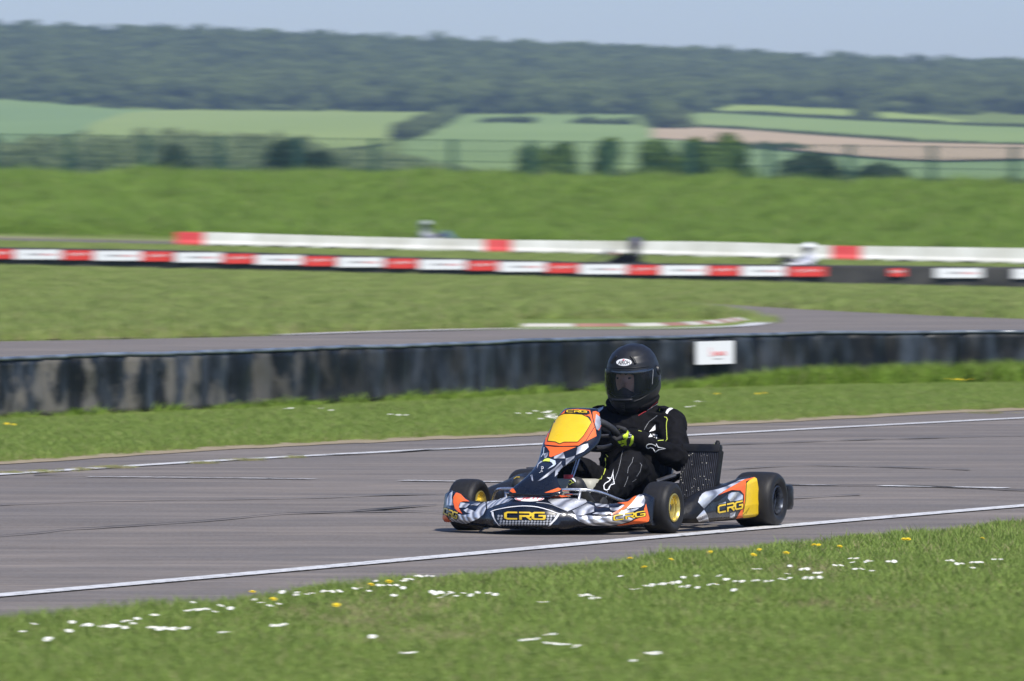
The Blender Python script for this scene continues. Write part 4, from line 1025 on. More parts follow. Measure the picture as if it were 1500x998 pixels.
def make_helmet(parent, loc, pitch, cols, detail, hs_=1.06):
    n = 72; zs = helmet_zs()
    top, bot = .036, -.068
    bm = bmesh.new(); rings = []
    for z in zs: rings.append([bm.verts.new(hpt(2*math.pi*k/n, z)) for k in range(n)])
    for i in range(len(zs)-1):
        for k in range(n):
            az = (k+.5)/n*360; az = az-360 if az > 180 else az; zc = (zs[i]+zs[i+1])/2
            if detail and abs(az) < 66 and bot + .012*(abs(az)/66)**2 < zc < top - .012*(abs(az)/66)**2: continue
            bm.faces.new((rings[i][k], rings[i][(k+1)%n], rings[i+1][(k+1)%n], rings[i+1][k]))
    bm.faces.new(rings[-1])
    h = bm_obj('helmet', bm, cols['helmet'], parent, True, 45); h.location = loc; h.rotation_euler = (pitch,0,0); h.scale = (hs_,)*3
    md = h.modifiers.new('s', 'SOLIDIFY'); md.thickness = .014; md.offset = -1
    # visor shell
    bm = bmesh.new(); rows_ = 14; colsn = 48; g = []
    for j in range(rows_+1):
        row = []
        for i in range(colsn+1):
            az = R(-104 + 208*i/colsn); e = abs(az)/R(104)
            zt = .050 - .022*e**3; zb = -.080 + .055*e**2.2
            z = zb + (zt-zb)*j/rows_; row.append(bm.verts.new(hpt(az, z, 1.0) + Vector((math.sin(az), -math.cos(az), 0))*.0065))
        g.append(row)
    for j in range(rows_):
        for i in range(colsn): bm.faces.new((g[j][i], g[j][i+1], g[j+1][i+1], g[j+1][i]))
    v = bm_obj('visor', bm, K['visor'] if detail else K['blackp'], h, True)
    if detail:
        for s in (1,-1):
            bm = bmesh.new(); p = hpt(R(97*s), .018) + Vector((s*.008,0,0)); q = Vector((s,0,0)).to_track_quat('Z','Y')
            r_ = bmesh.ops.create_cone(bm, segments=24, radius1=.026, radius2=.021, depth=.010, cap_ends=True); bmesh.ops.transform(bm, matrix=Matrix.Translation(p) @ q.to_matrix().to_4x4(), verts=r_['verts'])
            r_ = bmesh.ops.create_cone(bm, segments=16, radius1=.010, radius2=.008, depth=.016, cap_ends=True); bmesh.ops.transform(bm, matrix=Matrix.Translation(p) @ q.to_matrix().to_4x4(), verts=r_['verts'])
            bm_obj('visor_pivot', bm, K['helmet'], h, True, 35)
        def ridge(name, path, w, mat, off=.002, parent=h):
            bm = bmesh.new(); pp = [hpt(R(a), z) + (hpt(R(a), z) - Vector((0,0,z))).normalized()*off for a, z in path]; tube(bm, smooth_path(pp, 6), w, 6); return bm_obj(name, bm, mat, parent, True)
        ridge('top_vent', [(22,.112),(30,.095),(33,.078)], .007, K['hvent'], .001); ridge('top_vent', [(-22,.112),(-30,.095),(-33,.078)], .007, K['hvent'], .001)
        ridge('chin_ridge', [(26,-.098),(45,-.088),(75,-.062),(98,-.030)], .0028, K['helmet'], .001); ridge('chin_ridge', [(-26,-.098),(-45,-.088),(-75,-.062)], .0028, K['helmet'], .001)
        ridge('brow_ridge', [(-60,.052),(-30,.060),(0,.062),(30,.060),(60,.055),(95,.046)], .003, K['helmet'], .000)
        bm = bmesh.new()
        for k in range(4):
            z = -.104 - .012*k; w_ = .013 - .0018*k; p = hpt(0, z); box(bm, p + Vector((0,-.002,0)), (w_*2,.006,.0075))
        bm_obj('chin_vent', bm, K['hvent'], h)
        bm = bmesh.new(); tube(bm, [hpt(R(a), -.088)+Vector((0,-.003,0)) for a in range(-24,25,6)], .008, 6)
        g_ = [[bm.verts.new(hpt(R(a), -.085 + t_*(.030*math.exp(-(a/16)**2) + .016))*(1-.10*t_) + Vector((0,.010,0))) for t_ in (0,.35,.7,1)] for a in range(-58,59,4)]
        for A_, B_ in zip(g_, g_[1:]):
            for q in range(3): bm.faces.new((A_[q], B_[q], B_[q+1], A_[q+1]))
        bm_obj('breath_deflector', bm, K['helmet'], h, True)
        for s_ in (1,-1):
            bm = bmesh.new(); g_ = [[bm.verts.new(hpt(R(a*s_), z)*1.0 - Vector((math.sin(R(a*s_)), -math.cos(R(a*s_)), 0))*(.052-.0006*(a-28))) for z in (-.09,-.07,-.045,-.02,.0,.03)] for a in range(28,80,6)]
            for A_, B_ in zip(g_, g_[1:]):
                for q in range(5): bm.faces.new((A_[q], B_[q], B_[q+1], A_[q+1]))
            bm_obj('cheek_pad', bm, K['hvent'], h, True)
    return h, v

def glove(parent, side, mat, voxel):
    """five-fingered gloved hand closed round the steering wheel rim"""
    bm = bmesh.new(); phi0 = .20 if side > 0 else math.pi-.20; rim = rim_pt(phi0); e1 = (rim-WC).normalized(); t = (WV if side > 0 else WV) * 1.0
    t = (t - e1*t.dot(e1)).normalized(); n = WN
    def around(ang, r, along): a = R(ang); return rim + (e1*math.cos(a) + n*math.sin(a))*r*1.12 + t*along*1.04
    W = rim + Vector((.040*side, .085, -.022))
    K_ = []; L4 = [1.0,1.06,1.02,.88]
    for i in range(4):
        al = -.033 + .0215*i; kx = around(-18, .036, al); K_.append(kx)
        capsule(bm, W + t*(al*.6), .023, kx, .0155, 10)
        j1 = around(-82, .034*L4[i], al*1.0); j2 = around(-150, .030, al); j3 = around(-205, .026, al)
        capsule(bm, kx, .0122, j1, .0116, 10); capsule(bm, j1, .0116, j2, .0108, 10); capsule(bm, j2, .0108, j3, .0098, 10)
    for i in range(3): capsule(bm, W*.5+K_[i]*.5, .018, W*.5+K_[i+1]*.5, .018, 10)
    tb = W*.6 + K_[0]*.4 + n*.015; t1 = around(40, .036, -.030); t2 = around(95, .029, -.036)
    capsule(bm, tb, .015, t1, .0135, 10); capsule(bm, t1, .013, t2, .011, 10)
    capsule(bm, W, .028, W + (W-rim).normalized()*.045, .031, 12)
    return fuse('glove', bm, mat, parent, voxel, 3), W

def make_driver(loc, rotz, scale, cols, label, detail=True, group=None, hh=0.0):
    root = empty('person', loc, rotz, label=label, cat='person', group=group); root.scale = (scale,)*3
    vx = .0075 if detail else .02
    bm = bmesh.new()
    ellipsoid(bm, (0,.85,.17), (.185,.14,.13)); ellipsoid(bm, (0,.865,.32), (.180,.135,.17)); ellipsoid(bm, (0,.85,.455), (.205,.130,.15)); ellipsoid(bm, (0,.86,.535), (.17,.095,.075))
    capsule(bm, (0,.86,.53), .075, (0,.845,.68), .062); ellipsoid(bm, (0,.832,.745), (.070,.100,.108))
    capsule(bm, (0,.728,.712), .013, (0,.735,.745), .009)   # nose
    ellipsoid(bm, (0.0,.775,.70), (.045,.035,.05))
    gl = []
    for s in (1,-1):
        capsule(bm, (.10*s,.865,.555), .068, (.205*s,.850,.520), .082)
        capsule(bm, (.205*s,.850,.515), .084, (.325*s,.700,.345), .066); capsule(bm, (.325*s,.700,.345), .068, (.235*s,.445,.440), .048)
        capsule(bm, (.235*s,.445,.440), .048, (.203*s,.368,.478), .036)
        capsule(bm, (.10*s,.82,.15), .110, (.185*s,.42,.300), .094); capsule(bm, (.185*s,.42,.300), .096, (.20*s,.36,.308), .094)
        capsule(bm, (.195*s,.36,.300), .092, (.178*s,.05,.175), .064); capsule(bm, (.178*s,.05,.175), .064, (.172*s,-.06,.130), .052)
    def wr(p):
        a = noise.noise(p*6.5)*.012 + noise.noise(Vector((p.x*14, p.y*9, p.z*22)))*.006 + (.5-abs(noise.noise(Vector((p.x*11, p.y*13, p.z*15)) + Vector((5,5,5)))))**3*.06 - .004
        if p.z > .63: return 0
        return a
    body = fuse('body', bm, [cols['suit'], K['skin']], root, vx, 5, wr if detail else None)
    for p in body.data.polygons:
        if p.center.z > .655: p.material_index = 1
    for s in (1,-1):
        bm = bmesh.new(); capsule(bm, (.172*s,-.055,.105), .042, (.160*s,-.16,.170), .048); capsule(bm, (.160*s,-.16,.170), .050, (.152*s,-.215,.240), .046); capsule(bm, (.172*s,-.05,.12), .048, (.175*s,.0,.15), .055)
        sh = fuse('shoe', bm, cols['shoe'], root, vx if detail else .012, 3)
        if detail and s == 1: root['shoe'] = 1; near_shoe = sh
        elif detail: far_shoe = sh
    gs = []
    for s in (1,-1):
        g, W = glove(root, s, cols['glove'], .0026 if detail else .007); gs.append(g)
    h, v = make_helmet(root, Vector((.010,.847,.768+hh)), R(12), cols, detail)
    # collar
    bm = bmesh.new()
    for zz, rr0, r_, lf in ((.588,.088,.020,.0),(.604,.100,.019,.012),(.620,.112,.015,.026),(.634,.122,.011,.042)):
        tube(bm, [Vector((rr0*1.05*math.cos(a), .865 + rr0*math.sin(a), zz + lf*max(-.8, math.sin(a)+.15))) for a in np.linspace(0, 2*math.pi, 33)[:-1]], r_, 8, True)
    col = fuse('collar', bm, cols['suit'], root, .006 if detail else .015, 2)
    if not detail: return root
    for s in (1,-1):
        bm = bmesh.new(); box(bm, (.178*s,.845,.603), (.034,.085,.010), Euler((0,R(18)*s,0)).to_matrix()); bevel_all(bm, .003, 2); bm_obj('epaulette', bm, cols['suit'], root, True, 50)
    for s in (1,-1):   # eyes and brows behind the visor
        bm = bmesh.new(); ellipsoid(bm, (.031*s,.750,.752), (.011,.009,.0055), n=10); bm_obj('eye', bm, K['eyew'], root, True)
        bm = bmesh.new(); ellipsoid(bm, (.031*s,.7425,.751), (.0052,.003,.0052), n=8); bm_obj('pupil', bm, K['blackp'], root, True)
        bm = bmesh.new(); tube(bm, smooth_path([(.012*s,.738,.771),(.032*s,.738,.777),(.054*s,.754,.770)],3), .004, 6); bm_obj('eyebrow', bm, K['hvent'], root, True)
    bm = bmesh.new(); rr_r = random.Random(4)
    for q in range(46):
        x = rr_r.uniform(-.062,.062); y0 = .826 - math.sqrt(max(0,1-(x/.08)**2))*.088
        tube(bm, [(x,y0-.002,.815),(x+rr_r.uniform(-.01,.01),y0-.010,.795),(x+rr_r.uniform(-.016,.016),y0-.008,.775)], .0017, 4)
    bm_obj('hair', bm, noisy('dark_hair', (.03,.02,.015), (.08,.055,.04), 30, .6), root, True, kind='stuff')
    return root, body, gs, h, v, near_shoe, far_shoe, col

TH = R(23.5)
KO = ground(828, 780)
kcols = dict(nose=K['navy'], fair=K['navy'], pod=K['black'], rimf=K['gold'], rimr=K['darkrim'])
kart, KP = make_kart(KO, -TH, 1.0, kcols, 'orange, yellow and silver racing kart with CRG lettering, driven along the near track')
dcols = dict(suit=K['suit'], helmet=K['helmet'], glove=K['glove'], shoe=K['shoe'])
drv, body, gloves, helm, visor, shoeN, shoeF, collar = make_driver(KO, -TH, 1.0, dcols, 'driver in black race suit, matt black helmet and yellow gloves steering the near kart')
bpy.context.view_layer.update()

# ---- flat stickers, print and painted light laid onto the real surfaces
bvhs = {}
def bvh_of(objs):
    key = tuple(o.name for o in objs)
    if key not in bvhs:
        bm = bmesh.new(); dg = bpy.context.evaluated_depsgraph_get()
        for o in objs:
            me = bpy.data.meshes.new_from_object(o.evaluated_get(dg)); me.transform(o.matrix_world); bm.from_mesh(me); bpy.data.meshes.remove(me)
        bvhs[key] = BVHTree.FromBMesh(bm); bm.free()
    return bvhs[key]
def subdiv(tris, mx):
    out_ = []; st = list(tris)
    while st:
        a, b, c = st.pop(); l = [((b[0]-a[0])**2+(b[1]-a[1])**2, 0), ((c[0]-b[0])**2+(c[1]-b[1])**2, 1), ((a[0]-c[0])**2+(a[1]-c[1])**2, 2)]; m_, i = max(l)
        if m_ < mx*mx: out_.append((a,b,c)); continue
        if i == 1: a, b, c = b, c, a
        elif i == 2: a, b, c = c, a, b
        mid = ((a[0]+b[0])/2, (a[1]+b[1])/2); st += [(a,mid,c),(mid,b,c)]
    return out_
def decal(name, polys, mat, targets, parent, off=.0012, mx=2.5, tris=None, maxd=.05, **k):
    """lay flat print shapes on the surface of the targets"""
    if len(polys) > 1 and 'kind' not in k:
        for P_ in polys: decal(name, [P_], mat, targets, parent, off, mx, None, maxd, **k)
        return
    T = list(tris or [])
    for P_ in polys:
        v3 = [Vector((p[0], p[1], 0)) for p in P_]
        for t in tessellate_polygon([v3]): T.append(tuple((P_[i][0], P_[i][1]) for i in t))
    if targets[0] is KP['nose'] or targets[0] is KP['pod']: mx = min(mx, 1.6); off += .0008
    T = subdiv(T, mx); bv = bvh_of(targets); cache = {}; vs = []; fs = []; inv = parent.matrix_world.inverted(); dp = []
    def vid(p):
        kk = (round(p[0],3), round(p[1],3))
        if kk in cache: return cache[kk]
        d = ray(*kk); hit, nrm, _, dist = bv.ray_cast(ORI, d)
        if hit is None: cache[kk] = None; return None
        if nrm.dot(d) > 0: nrm = -nrm
        vs.append(inv @ (hit + nrm*off)); dp.append(dist); cache[kk] = len(vs)-1; return cache[kk]
    for t in T:
        q = [vid(p) for p in t]
        if None in q: continue
        if max(dp[i] for i in q) - min(dp[i] for i in q) > maxd: continue
        fs.append(q)
    if not fs: print('EMPTY DECAL', name); return None
    return mesh_obj(name, vs, fs, mat, parent, True, **k)
def strip(path, w, closed=False):
    P_ = [Vector(p) for p in path]; N_ = len(P_); Lp = []; Rp = []
    for i in range(N_):
        if closed: a, b, c = P_[i-1], P_[i], P_[(i+1) % N_]
        else: a, b, c = P_[max(i-1,0)], P_[i], P_[min(i+1,N_-1)]
        d1 = (b-a) if (b-a).length > 1e-6 else (c-b); d2 = (c-b) if (c-b).length > 1e-6 else (b-a); d1 = d1.normalized(); d2 = d2.normalized()
        n1 = Vector((-d1.y,d1.x)); n2 = Vector((-d2.y,d2.x)); m_ = (n1+n2); m_ = m_.normalized() if m_.length > 1e-4 else n1; q = 1/max(.5, m_.dot(n1))
        ww = w[i] if isinstance(w,(list,tuple)) else w
        Lp.append(b+m_*ww/2*q); Rp.append(b-m_*ww/2*q)
    o = []
    for i in range(N_ if closed else N_-1):
        j = (i+1) % N_; a, b, c, d = [tuple(v) for v in (Lp[i], Lp[j], Rp[j], Rp[i])]; o += [(a,b,c),(a,c,d)]
    return o
def Z(x0, y0, s, lst): return [(x0+a/s, y0+b/s) for a, b in lst]
CRGS = [[(.98,.90),(.22,.90),(.06,.78),(.06,.22),(.22,.10),(.98,.10)], [(1.12,.90),(1.90,.90),(2.02,.80),(2.02,.55),(1.90,.46),(1.24,.46),(1.24,.0)], [(1.72,.40),(2.04,.0)], [(3.10,.90),(2.32,.90),(2.18,.78),(2.18,.22),(2.32,.10),(3.0,.10),(3.06,.20),(3.06,.50),(2.62,.50)]]
def quadmap(q, W_=3.12):
    (x0,y0),(x1,y1),(x2,y2),(x3,y3) = q   # bottom-left, bottom-right, top-right, top-left
    def f(u, v):
        u /= W_; return (x0*(1-u)*(1-v)+x1*u*(1-v)+x2*u*v+x3*(1-u)*v, y0*(1-u)*(1-v)+y1*u*(1-v)+y2*u*v+y3*(1-u)*v)
    return f
def crg(targets, parent, q, lw=.20, which=(0,1,2,3), back=True, base_off=.0030):
    f = quadmap(q); hgt = abs(q[0][1]-q[3][1]); 
    for nm, mt, w, of in (('lettering_outline', K['blackp'], (lw+.17), base_off), ('lettering', K['letter'], lw, base_off+.0008)):
        T = []
        for i in which: 
            st_ = strip([(a,b) for a,b in CRGS[i]], w); T += [tuple(f(*p) for p in t) for t in st_]
        decal(nm, [], mt, targets, parent, of, 2.5, T)
def text_tris(body_, shear=0.0, bold=0.0):
    cu = bpy.data.curves.new('t', 'FONT'); cu.body = body_; cu.shear = shear; cu.offset = bold; cu.resolution_u = 3
    o = bpy.data.objects.new('t', cu); C.objects.link(o); bpy.context.view_layer.update(); dg = bpy.context.evaluated_depsgraph_get(); me = bpy.data.meshes.new_from_object(o.evaluated_get(dg))
    me.calc_loop_triangles(); V_ = [tuple(v.co[:2]) for v in me.vertices]; xs = [v[0] for v in V_]; ys = [v[1] for v in V_]
    sx, sy = max(xs)-min(xs), max(ys)-min(ys); V_ = [((a-min(xs))/sx, (b-min(ys))/sy) for a, b in V_]; T = [tuple(V_[i] for i in t.vertices) for t in me.loop_triangles]
    bpy.data.objects.remove(o); bpy.data.curves.remove(cu); return T
def text_decal(name, s, q, mat, targets, parent, off, shear=0, bold=0, **k):
    f = quadmap(q, 1.0); return decal(name, [], mat, targets, parent, off, 2.5, [tuple(f(*p) for p in t) for t in text_tris(s, shear, bold)], **k)
def ell(cx, cy, rx, ry, n=36, rot=0):
    return [(cx+rx*math.cos(a)*math.cos(rot)-ry*math.sin(a)*math.sin(rot), cy+rx*math.cos(a)*math.sin(rot)+ry*math.sin(a)*math.cos(rot)) for a in np.linspace(0,2*math.pi,n,endpoint=False)]

nose = KP['nose']; fair = KP['fair']; pod = KP['pod']
A = lambda l: Z(645,700,11.09,l); B = lambda l: Z(720,700,11.09,l); Cc = lambda l: Z(840,700,9.375,l); Dd = lambda l: Z(735,650,11.09,l); E = lambda l: Z(990,640,6.884,l); Ff = lambda l: Z(780,590,7.128,l); Gg = lambda l: Z(860,575,7.98,l); Hh = lambda l: Z(870,490,7.68,l); Jj = lambda l: Z(890,600,14.26,l)
NT = [nose]
decal('silver_sticker', [A([(200,222),(192,330),(215,455),(105,450),(112,350),(150,260)]), A([(150,665),(290,592),(370,610),(440,600),(560,560),(640,450),(750,382),(752,490),(700,600),(620,665),(430,742),(300,742),(200,712)]),
    A([(325,402),(480,432),(420,490),(305,490)]), A([(490,450),(590,412),(655,415),(600,458)]), A([(375,530),(440,500),(590,560),(500,585),(430,570)]),
    A([(760,380),(860,318),(1060,312),(1175,347),(1100,400),(920,450),(765,515)]),
    [(802.5,733.5),(806.6,731.5),(850,730.5),(857,731),(860,736),(850,742),(832,749),(819,743.5),(808,738.5)],
    [(838.5,748.5),(860,737.6),(870.5,742),(870,750),(855,755),(844,756)], [(871,738),(892,740),(892,744),(873,742.6)], [(893,744.6),(905,744),(913,739.4),(915,741),(907,748),(898,748.8),(895,748)], [(868,753.2),(873,751.2),(893,750.4),(897,752),(885,754.2)],
    [(831,753.5),(840,757.5),(848,763.5),(862,769.2),(885,770.2),(905,768.4),(922,763.8),(931,758.5),(933,755),(926,756),(925,751),(936,744.5),(927,745.6),(915,749.5),(905,753.6),(893,757.3),(875,757.5),(862,755.2),(850,757.5),(838,753)],
    [(934.3,725.5),(937,723.6),(942,726),(945,733),(943,740),(938,743),(925,744.2),(917.5,745.2),(924,739.4),(930,731.5)]], K['foil'], NT, nose, .0012)
decal('orange_sticker', [A([(300,230),(345,290),(400,350),(475,393),(370,390),(322,405),(303,460),(310,510),(362,588),(295,560),(240,500),(212,400),(217,320),(250,255)]), A([(62,600),(90,605),(150,680),(222,728),(150,738),(80,705),(40,650)]), A([(945,285),(1130,240),(1215,335),(1110,302)]),
    [(802,730.8),(828,722.6),(846,727.6),(827,728.8)], [(904,737.6),(920,735.6),(932,725.4),(933.6,725.2),(930,732),(922,741),(912,748.2),(897,755),(893,754.5),(905,748.2),(915.4,741),(914,738.8)],
    [(946,738),(948,748),(951,759),(950,764),(940,766.2),(905,769.6),(903,769),(920,765.6),(932,760.5),(942,757),(945,752),(943,746)]], K['orange'], NT, nose, .0020)
crg(NT, nose, [(740,761.2),(798.5,761.8),(798.5,750.6),(740,750)], .2)
crg(NT, nose, [(898.5,763.2),(945,756.5),(944,748.2),(898.5,755.4)], .17)
crg(NT, nose, [(650.5,753),(670,760.8),(671.5,751.5),(651.5,743.5)], .2)
decal('panel_outline', [], K['whitep'], NT, nose, .0020, 2.5, strip(smooth_path([Vector(p+(0,)) for p in B([(-40,560),(60,530),(250,490),(420,470),(560,465),(750,482),(960,540),(1060,575),(1160,597)])],3), 1.15) if False else strip([tuple(v[:2]) for v in smooth_path([Vector((*p,0)) for p in B([(-10,558),(60,530),(250,490),(420,470),(560,465),(750,482),(960,540),(1060,575),(1160,597)])],3)], 1.1))
decal('panel_outline', [B([(5,560),(35,555),(50,640),(90,720),(155,782),(120,770),(60,700),(15,620)]), B([(1108,592),(1075,590),(1040,640),(985,710),(915,785),(960,770),(1040,690),(1090,630)])], K['whitep'], NT, nose, .0026)
hexes = []
for r_, yy in enumerate((750,708,666,624)):
    for cxx in range(150 - r_*18, 960 + r_*18, 50):
        if r_ >= 2 and 190 < cxx < 880: continue
        cxx += 25*(r_ % 2); hexes.append(B([(cxx+21*math.cos(a+.52), yy+21*math.sin(a+.52)) for a in np.linspace(0,2*math.pi,6,endpoint=False)]))
decal('honeycomb_print', hexes, K['greyp'], NT, nose, .0016, 4, kind='stuff')
decal('oval_badge', [B(ell(617,345,240,50))], K['whitep'], NT, nose, .0024)
decal('badge_ring', [], K['redp'], NT, nose, .0032, 2.5, strip([(a,b) for a,b in B(ell(617,345,215,38))], .7, True)) if False else None
decal('badge_ring', [], K['redp'], NT, nose, .0032, 2.5, strip(B([(470,318),(420,330),(395,348),(420,368),(480,380)]), .8) + strip(B([(765,316),(815,328),(838,346),(815,366),(760,378)]), .8))
text_decal('badge_lettering', 'JETI', B([(470,365),(740,362),(790,322),(520,325)]), K['redp'], NT, nose, .0034, .0, .02)
decal('seam', [], K['blackp'], NT, nose, .0028, 2.5, strip(A([(742,350),(748,500)]), .9))
decal('highlight_strip', [], K['greyp'], NT, nose, .0018, 2.5, strip([tuple(v[:2]) for v in smooth_path([Vector((*p,0)) for p in B([(730,408),(880,420),(1000,450),(1110,495),(1240,552)])],3)], .9))  # silver highlight on the nose, painted as a thin grey arc

FT = [fair]
decal('orange_sticker', [Ff([(128,430),(150,300),(190,230),(240,170),(300,120),(345,78),(470,68),(600,80),(620,140),(632,200),(655,270),(668,350),(600,385),(480,448),(290,455),(140,450)]), Ff([(628,95),(660,90),(692,105),(722,180),(716,240),(692,292),(665,280),(645,220),(630,150)]),
    Dd([(705,40),(860,58),(1210,57),(1020,132),(850,205),(800,222),(770,212),(778,130),(740,72)]), Dd([(115,735),(180,710),(235,798),(180,802),(130,775)]), Dd([(690,800),(800,760),(918,718),(965,740),(930,770),(830,795)])], K['orange'], FT, fair, .0012)
decal('black_sticker', [Ff([(350,86),(470,76),(592,88),(600,120),(560,132),(480,118),(345,122)]), Ff([(345,80),(355,82),(352,175),(345,172),(335,110)]), Ff([(560,132),(600,150),(618,195),(600,180)])], K['blackp'], FT, fair, .0020)
decal('yellow_panel', [Ff([(163,402),(170,370),(200,280),(240,170),(285,140),(330,122),(400,120),(515,128),(580,160),(615,208),(580,270),(530,350),(470,412),(330,412),(285,430),(240,410)])], K['yellow'], FT, fair, .0024)
decal('panel_outline', [], K['blackp'], FT, fair, .0032, 2.5, strip(Ff([(160,405),(168,370),(198,280),(238,170),(283,138),(330,120),(400,118),(517,126),(582,158),(618,208),(582,272),(532,352),(472,415),(330,416),(285,434),(240,413)]), .9, True))
decal('panel_outline', [], K['blackp'], FT, fair, .0022, 2.5, strip(Ff([(135,445),(290,458),(400,460),(480,455),(560,400),(600,330),(648,255)]), 1.0) + strip(Ff([(622,90),(628,150),(645,225),(668,290),(690,300)]), 1.0))
crg(FT, fair, [(830,604.9),(860,605.4),(859,601.8),(831,601.2)], .18)
decal('silver_sticker', [Ff([(662,120),(700,150),(716,190),(705,260),(682,290),(665,280),(650,220)]), Dd([(930,182),(1000,142),(1030,245),(850,250),(850,212)]), Dd([(1230,62),(1320,22),(1400,0),(1410,60),(1330,130),(1205,190)]), Dd([(1040,250),(1190,202),(1170,240),(1035,350)]), Dd([(870,440),(970,340),(995,390),(900,500),(860,545)]), Dd([(682,172),(760,145),(752,190),(720,240),(690,235)]),
    Dd([(580,617),(720,508),(860,398),(972,288),(962,330),(885,420),(752,532),(620,607)]), Dd([(465,520),(500,505),(512,615),(490,600)]), Dd([(660,300),(600,340),(580,412),(572,400),(590,330),(640,282)])], K['foil'], FT, fair, .0022)
decal('arc_print', [Dd([(790,255),(870,282),(880,340),(850,370),(745,420),(835,350),(815,315),(785,300)])], K['pale'], FT, fair, .0026)
decal('arc_print', [Dd([(660,298),(700,257),(745,245),(790,253),(780,300),(710,292)])], K['lime'], FT, fair, .0030)
decal('signature', [], K['whitep'], FT, fair, .0026, 2.5, strip(Dd([(645,378),(672,382),(676,410),(650,415),(645,385)]), .55) + strip(Dd([(655,425),(640,445),(668,455),(625,470),(612,482)]), .45))
decal('grey_line', [], K['pale'], FT, fair, .0016, 2.5, strip(Dd([(690,60),(680,160),(640,220)]), .8)) 

PT = [pod]
decal('silver_sticker', [E([(222,662),(238,612),(262,580),(300,555),(420,530),(520,498),(640,440),(780,408),(700,428),(540,515),(430,580),(360,645),(280,725)]), E([(280,735),(315,790),(335,850),(230,856),(205,815)]), E([(525,580),(560,562),(630,558),(672,590),(672,640),(545,652),(520,620)]), E([(425,680),(500,655),(500,690),(430,720)]), E([(545,770),(600,755),(585,815),(540,810)])], K['foil'], PT, pod, .0014)
decal('black_sticker', [E([(282,730),(360,665),(430,648),(545,560),(620,540),(670,560),(685,620),(680,700),(655,745),(600,822),(340,846)])], K['navy'], PT, pod, .0010)
decal('orange_sticker', [E([(420,590),(540,516),(680,440),(782,410),(800,412),(705,452),(700,540),(697,640),(668,785),(680,808),(602,825),(650,742),(682,640),(680,580),(645,542),(560,537)])], K['orange'], PT, pod, .0020)
decal('yellow_panel', [E([(790,412),(812,425),(825,500),(846,745),(842,785),(825,797),(678,816),(668,785),(690,650),(700,482),(740,440)])], K['yellow'], PT, pod, .0026)
decal('black_line', [], K['blackp'], PT, pod, .0034, 2.5, strip(E([(738,438),(706,470),(700,560),(697,640),(672,760)]), .8) + strip(E([(670,790),(735,712),(700,775)]), .7))
crg(PT, pod, E([(418,772),(668,725),(668,640),(418,692)]), .2)

HT = [helm]
decal('logo_badge', [Hh(ell(338,315,86,40))], K['whitep'], HT, helm, .0012)
text_decal('logo_lettering', 'AIROH', Hh([(268,340),(410,338),(398,292),(280,296)]), K['blackp'], HT, helm, .0020, .12, .025)
decal('logo_dot', [Hh(ell(336,289,12,7,12))], K['redp'], HT, helm, .0026)
decal('side_print', [], K['greyp'], HT, helm, .0014, 2.5, strip(Hh([(415,706),(480,680),(575,618)]), .5) + strip(Hh([(170,655),(250,705)]), .5))
decal('side_print', [], K['whitep'], HT, helm, .0016, 2.5, strip(Hh([(515,640),(545,628),(560,620)]), 1.1))
vd = new_mat('visor_shade_strip', (.012,.018,.032), .08, 0, .9)  # strip added to paint the dark shade and bluish reflection on the upper visor
decal('shade_strip', [Hh([(150,352),(230,378),(380,392),(500,362),(600,340),(672,326),(664,400),(560,425),(440,440),(330,440),(220,425),(158,400)])], vd, [visor], visor, .0008)
decal('visor_edge_print', [], K['greyp'], [visor], visor, .001, 2.5, strip(Hh([(470,398),(560,372),(650,350)]), .5) + strip(Hh([(666,395),(655,560)]), .5))

BT = [body]
star = [(690,630),(696,614),(720,602),(752,602),(780,611),(800,626),(808,603),(828,640),(912,655),(835,668),(795,696),(768,652),(740,642),(712,652),(696,645)]
decal('star_logo', [], K['whitep'], BT, body, .002, 2, strip(Gg(star), 1.15, True))
legstar = [(848,702),(838,745),(842,790),(852,848),(812,862),(795,905),(768,915),(748,905),(745,868),(760,845),(800,820),(812,805),(782,785),(822,790)]
decal('star_logo', [], K['whitep'], BT, body, .002, 2, strip(Ff(legstar), 1.2, True))
decal('shoulder_stripe', [Gg([(918,240),(935,205),(960,185),(1010,168),(1062,180),(1005,192),(960,220),(938,258)])], K['whitep'], BT, body, .002)
decal('chest_patch', [Gg([(725,462),(765,415),(800,375),(802,440),(770,450)]), Gg([(738,482),(828,492),(812,545),(765,520),(715,525)])], K['whitep'], BT, body, .002)
decal('lime_piping', [], K['lime'], BT, body, .003, 2, strip(Gg([(905,287),(930,295),(940,320),(932,350),(930,400),(938,550),(912,577)]), .95) + strip(Gg([(820,568),(890,562)]), .8) + strip(Gg([(845,222),(855,185),(880,170)]), .9) + strip(Ff([(765,580),(770,650),(745,730),(720,800),(660,805),(645,845)]), 1.1) + strip(Ff([(770,540),(790,565)]), .9) + strip(Ff([(665,915),(640,940)]), .9) + strip(Gg([(595,450),(635,458)]), .5))
decal('grey_stitching', [], K['greyp'], BT, body, .002, 2, strip(Gg([(668,438),(695,385),(725,340),(780,305),(822,268)]), .45) + strip(Ff([(945,500),(925,590),(900,700),(860,800),(790,890),(765,990)]), .4) + strip(Ff([(1052,572),(1040,620),(1000,680),(990,740)]), .35) + strip(Ff([(995,770),(985,810),(955,880)]), .3) + strip(Ff([(1120,630),(1138,655),(1120,720),(1085,770)]), .35) + strip(Ff([(1080,800),(1040,825)]), .3))
decal('shoulder_patch', [Gg([(85,192),(150,160),(200,138),(185,195),(130,240),(100,222)])], K['pale'], BT, body, .002)
decal('collar_trim', [], K['redp'], [collar, body], collar, .003, 2, strip(Gg([(600,275),(680,225),(765,150),(820,105)]), .45)); decal('collar_trim', [], K['greyp'], [collar, body], collar, .003, 2, strip(Gg([(700,205),(780,160),(880,80)]), .9))
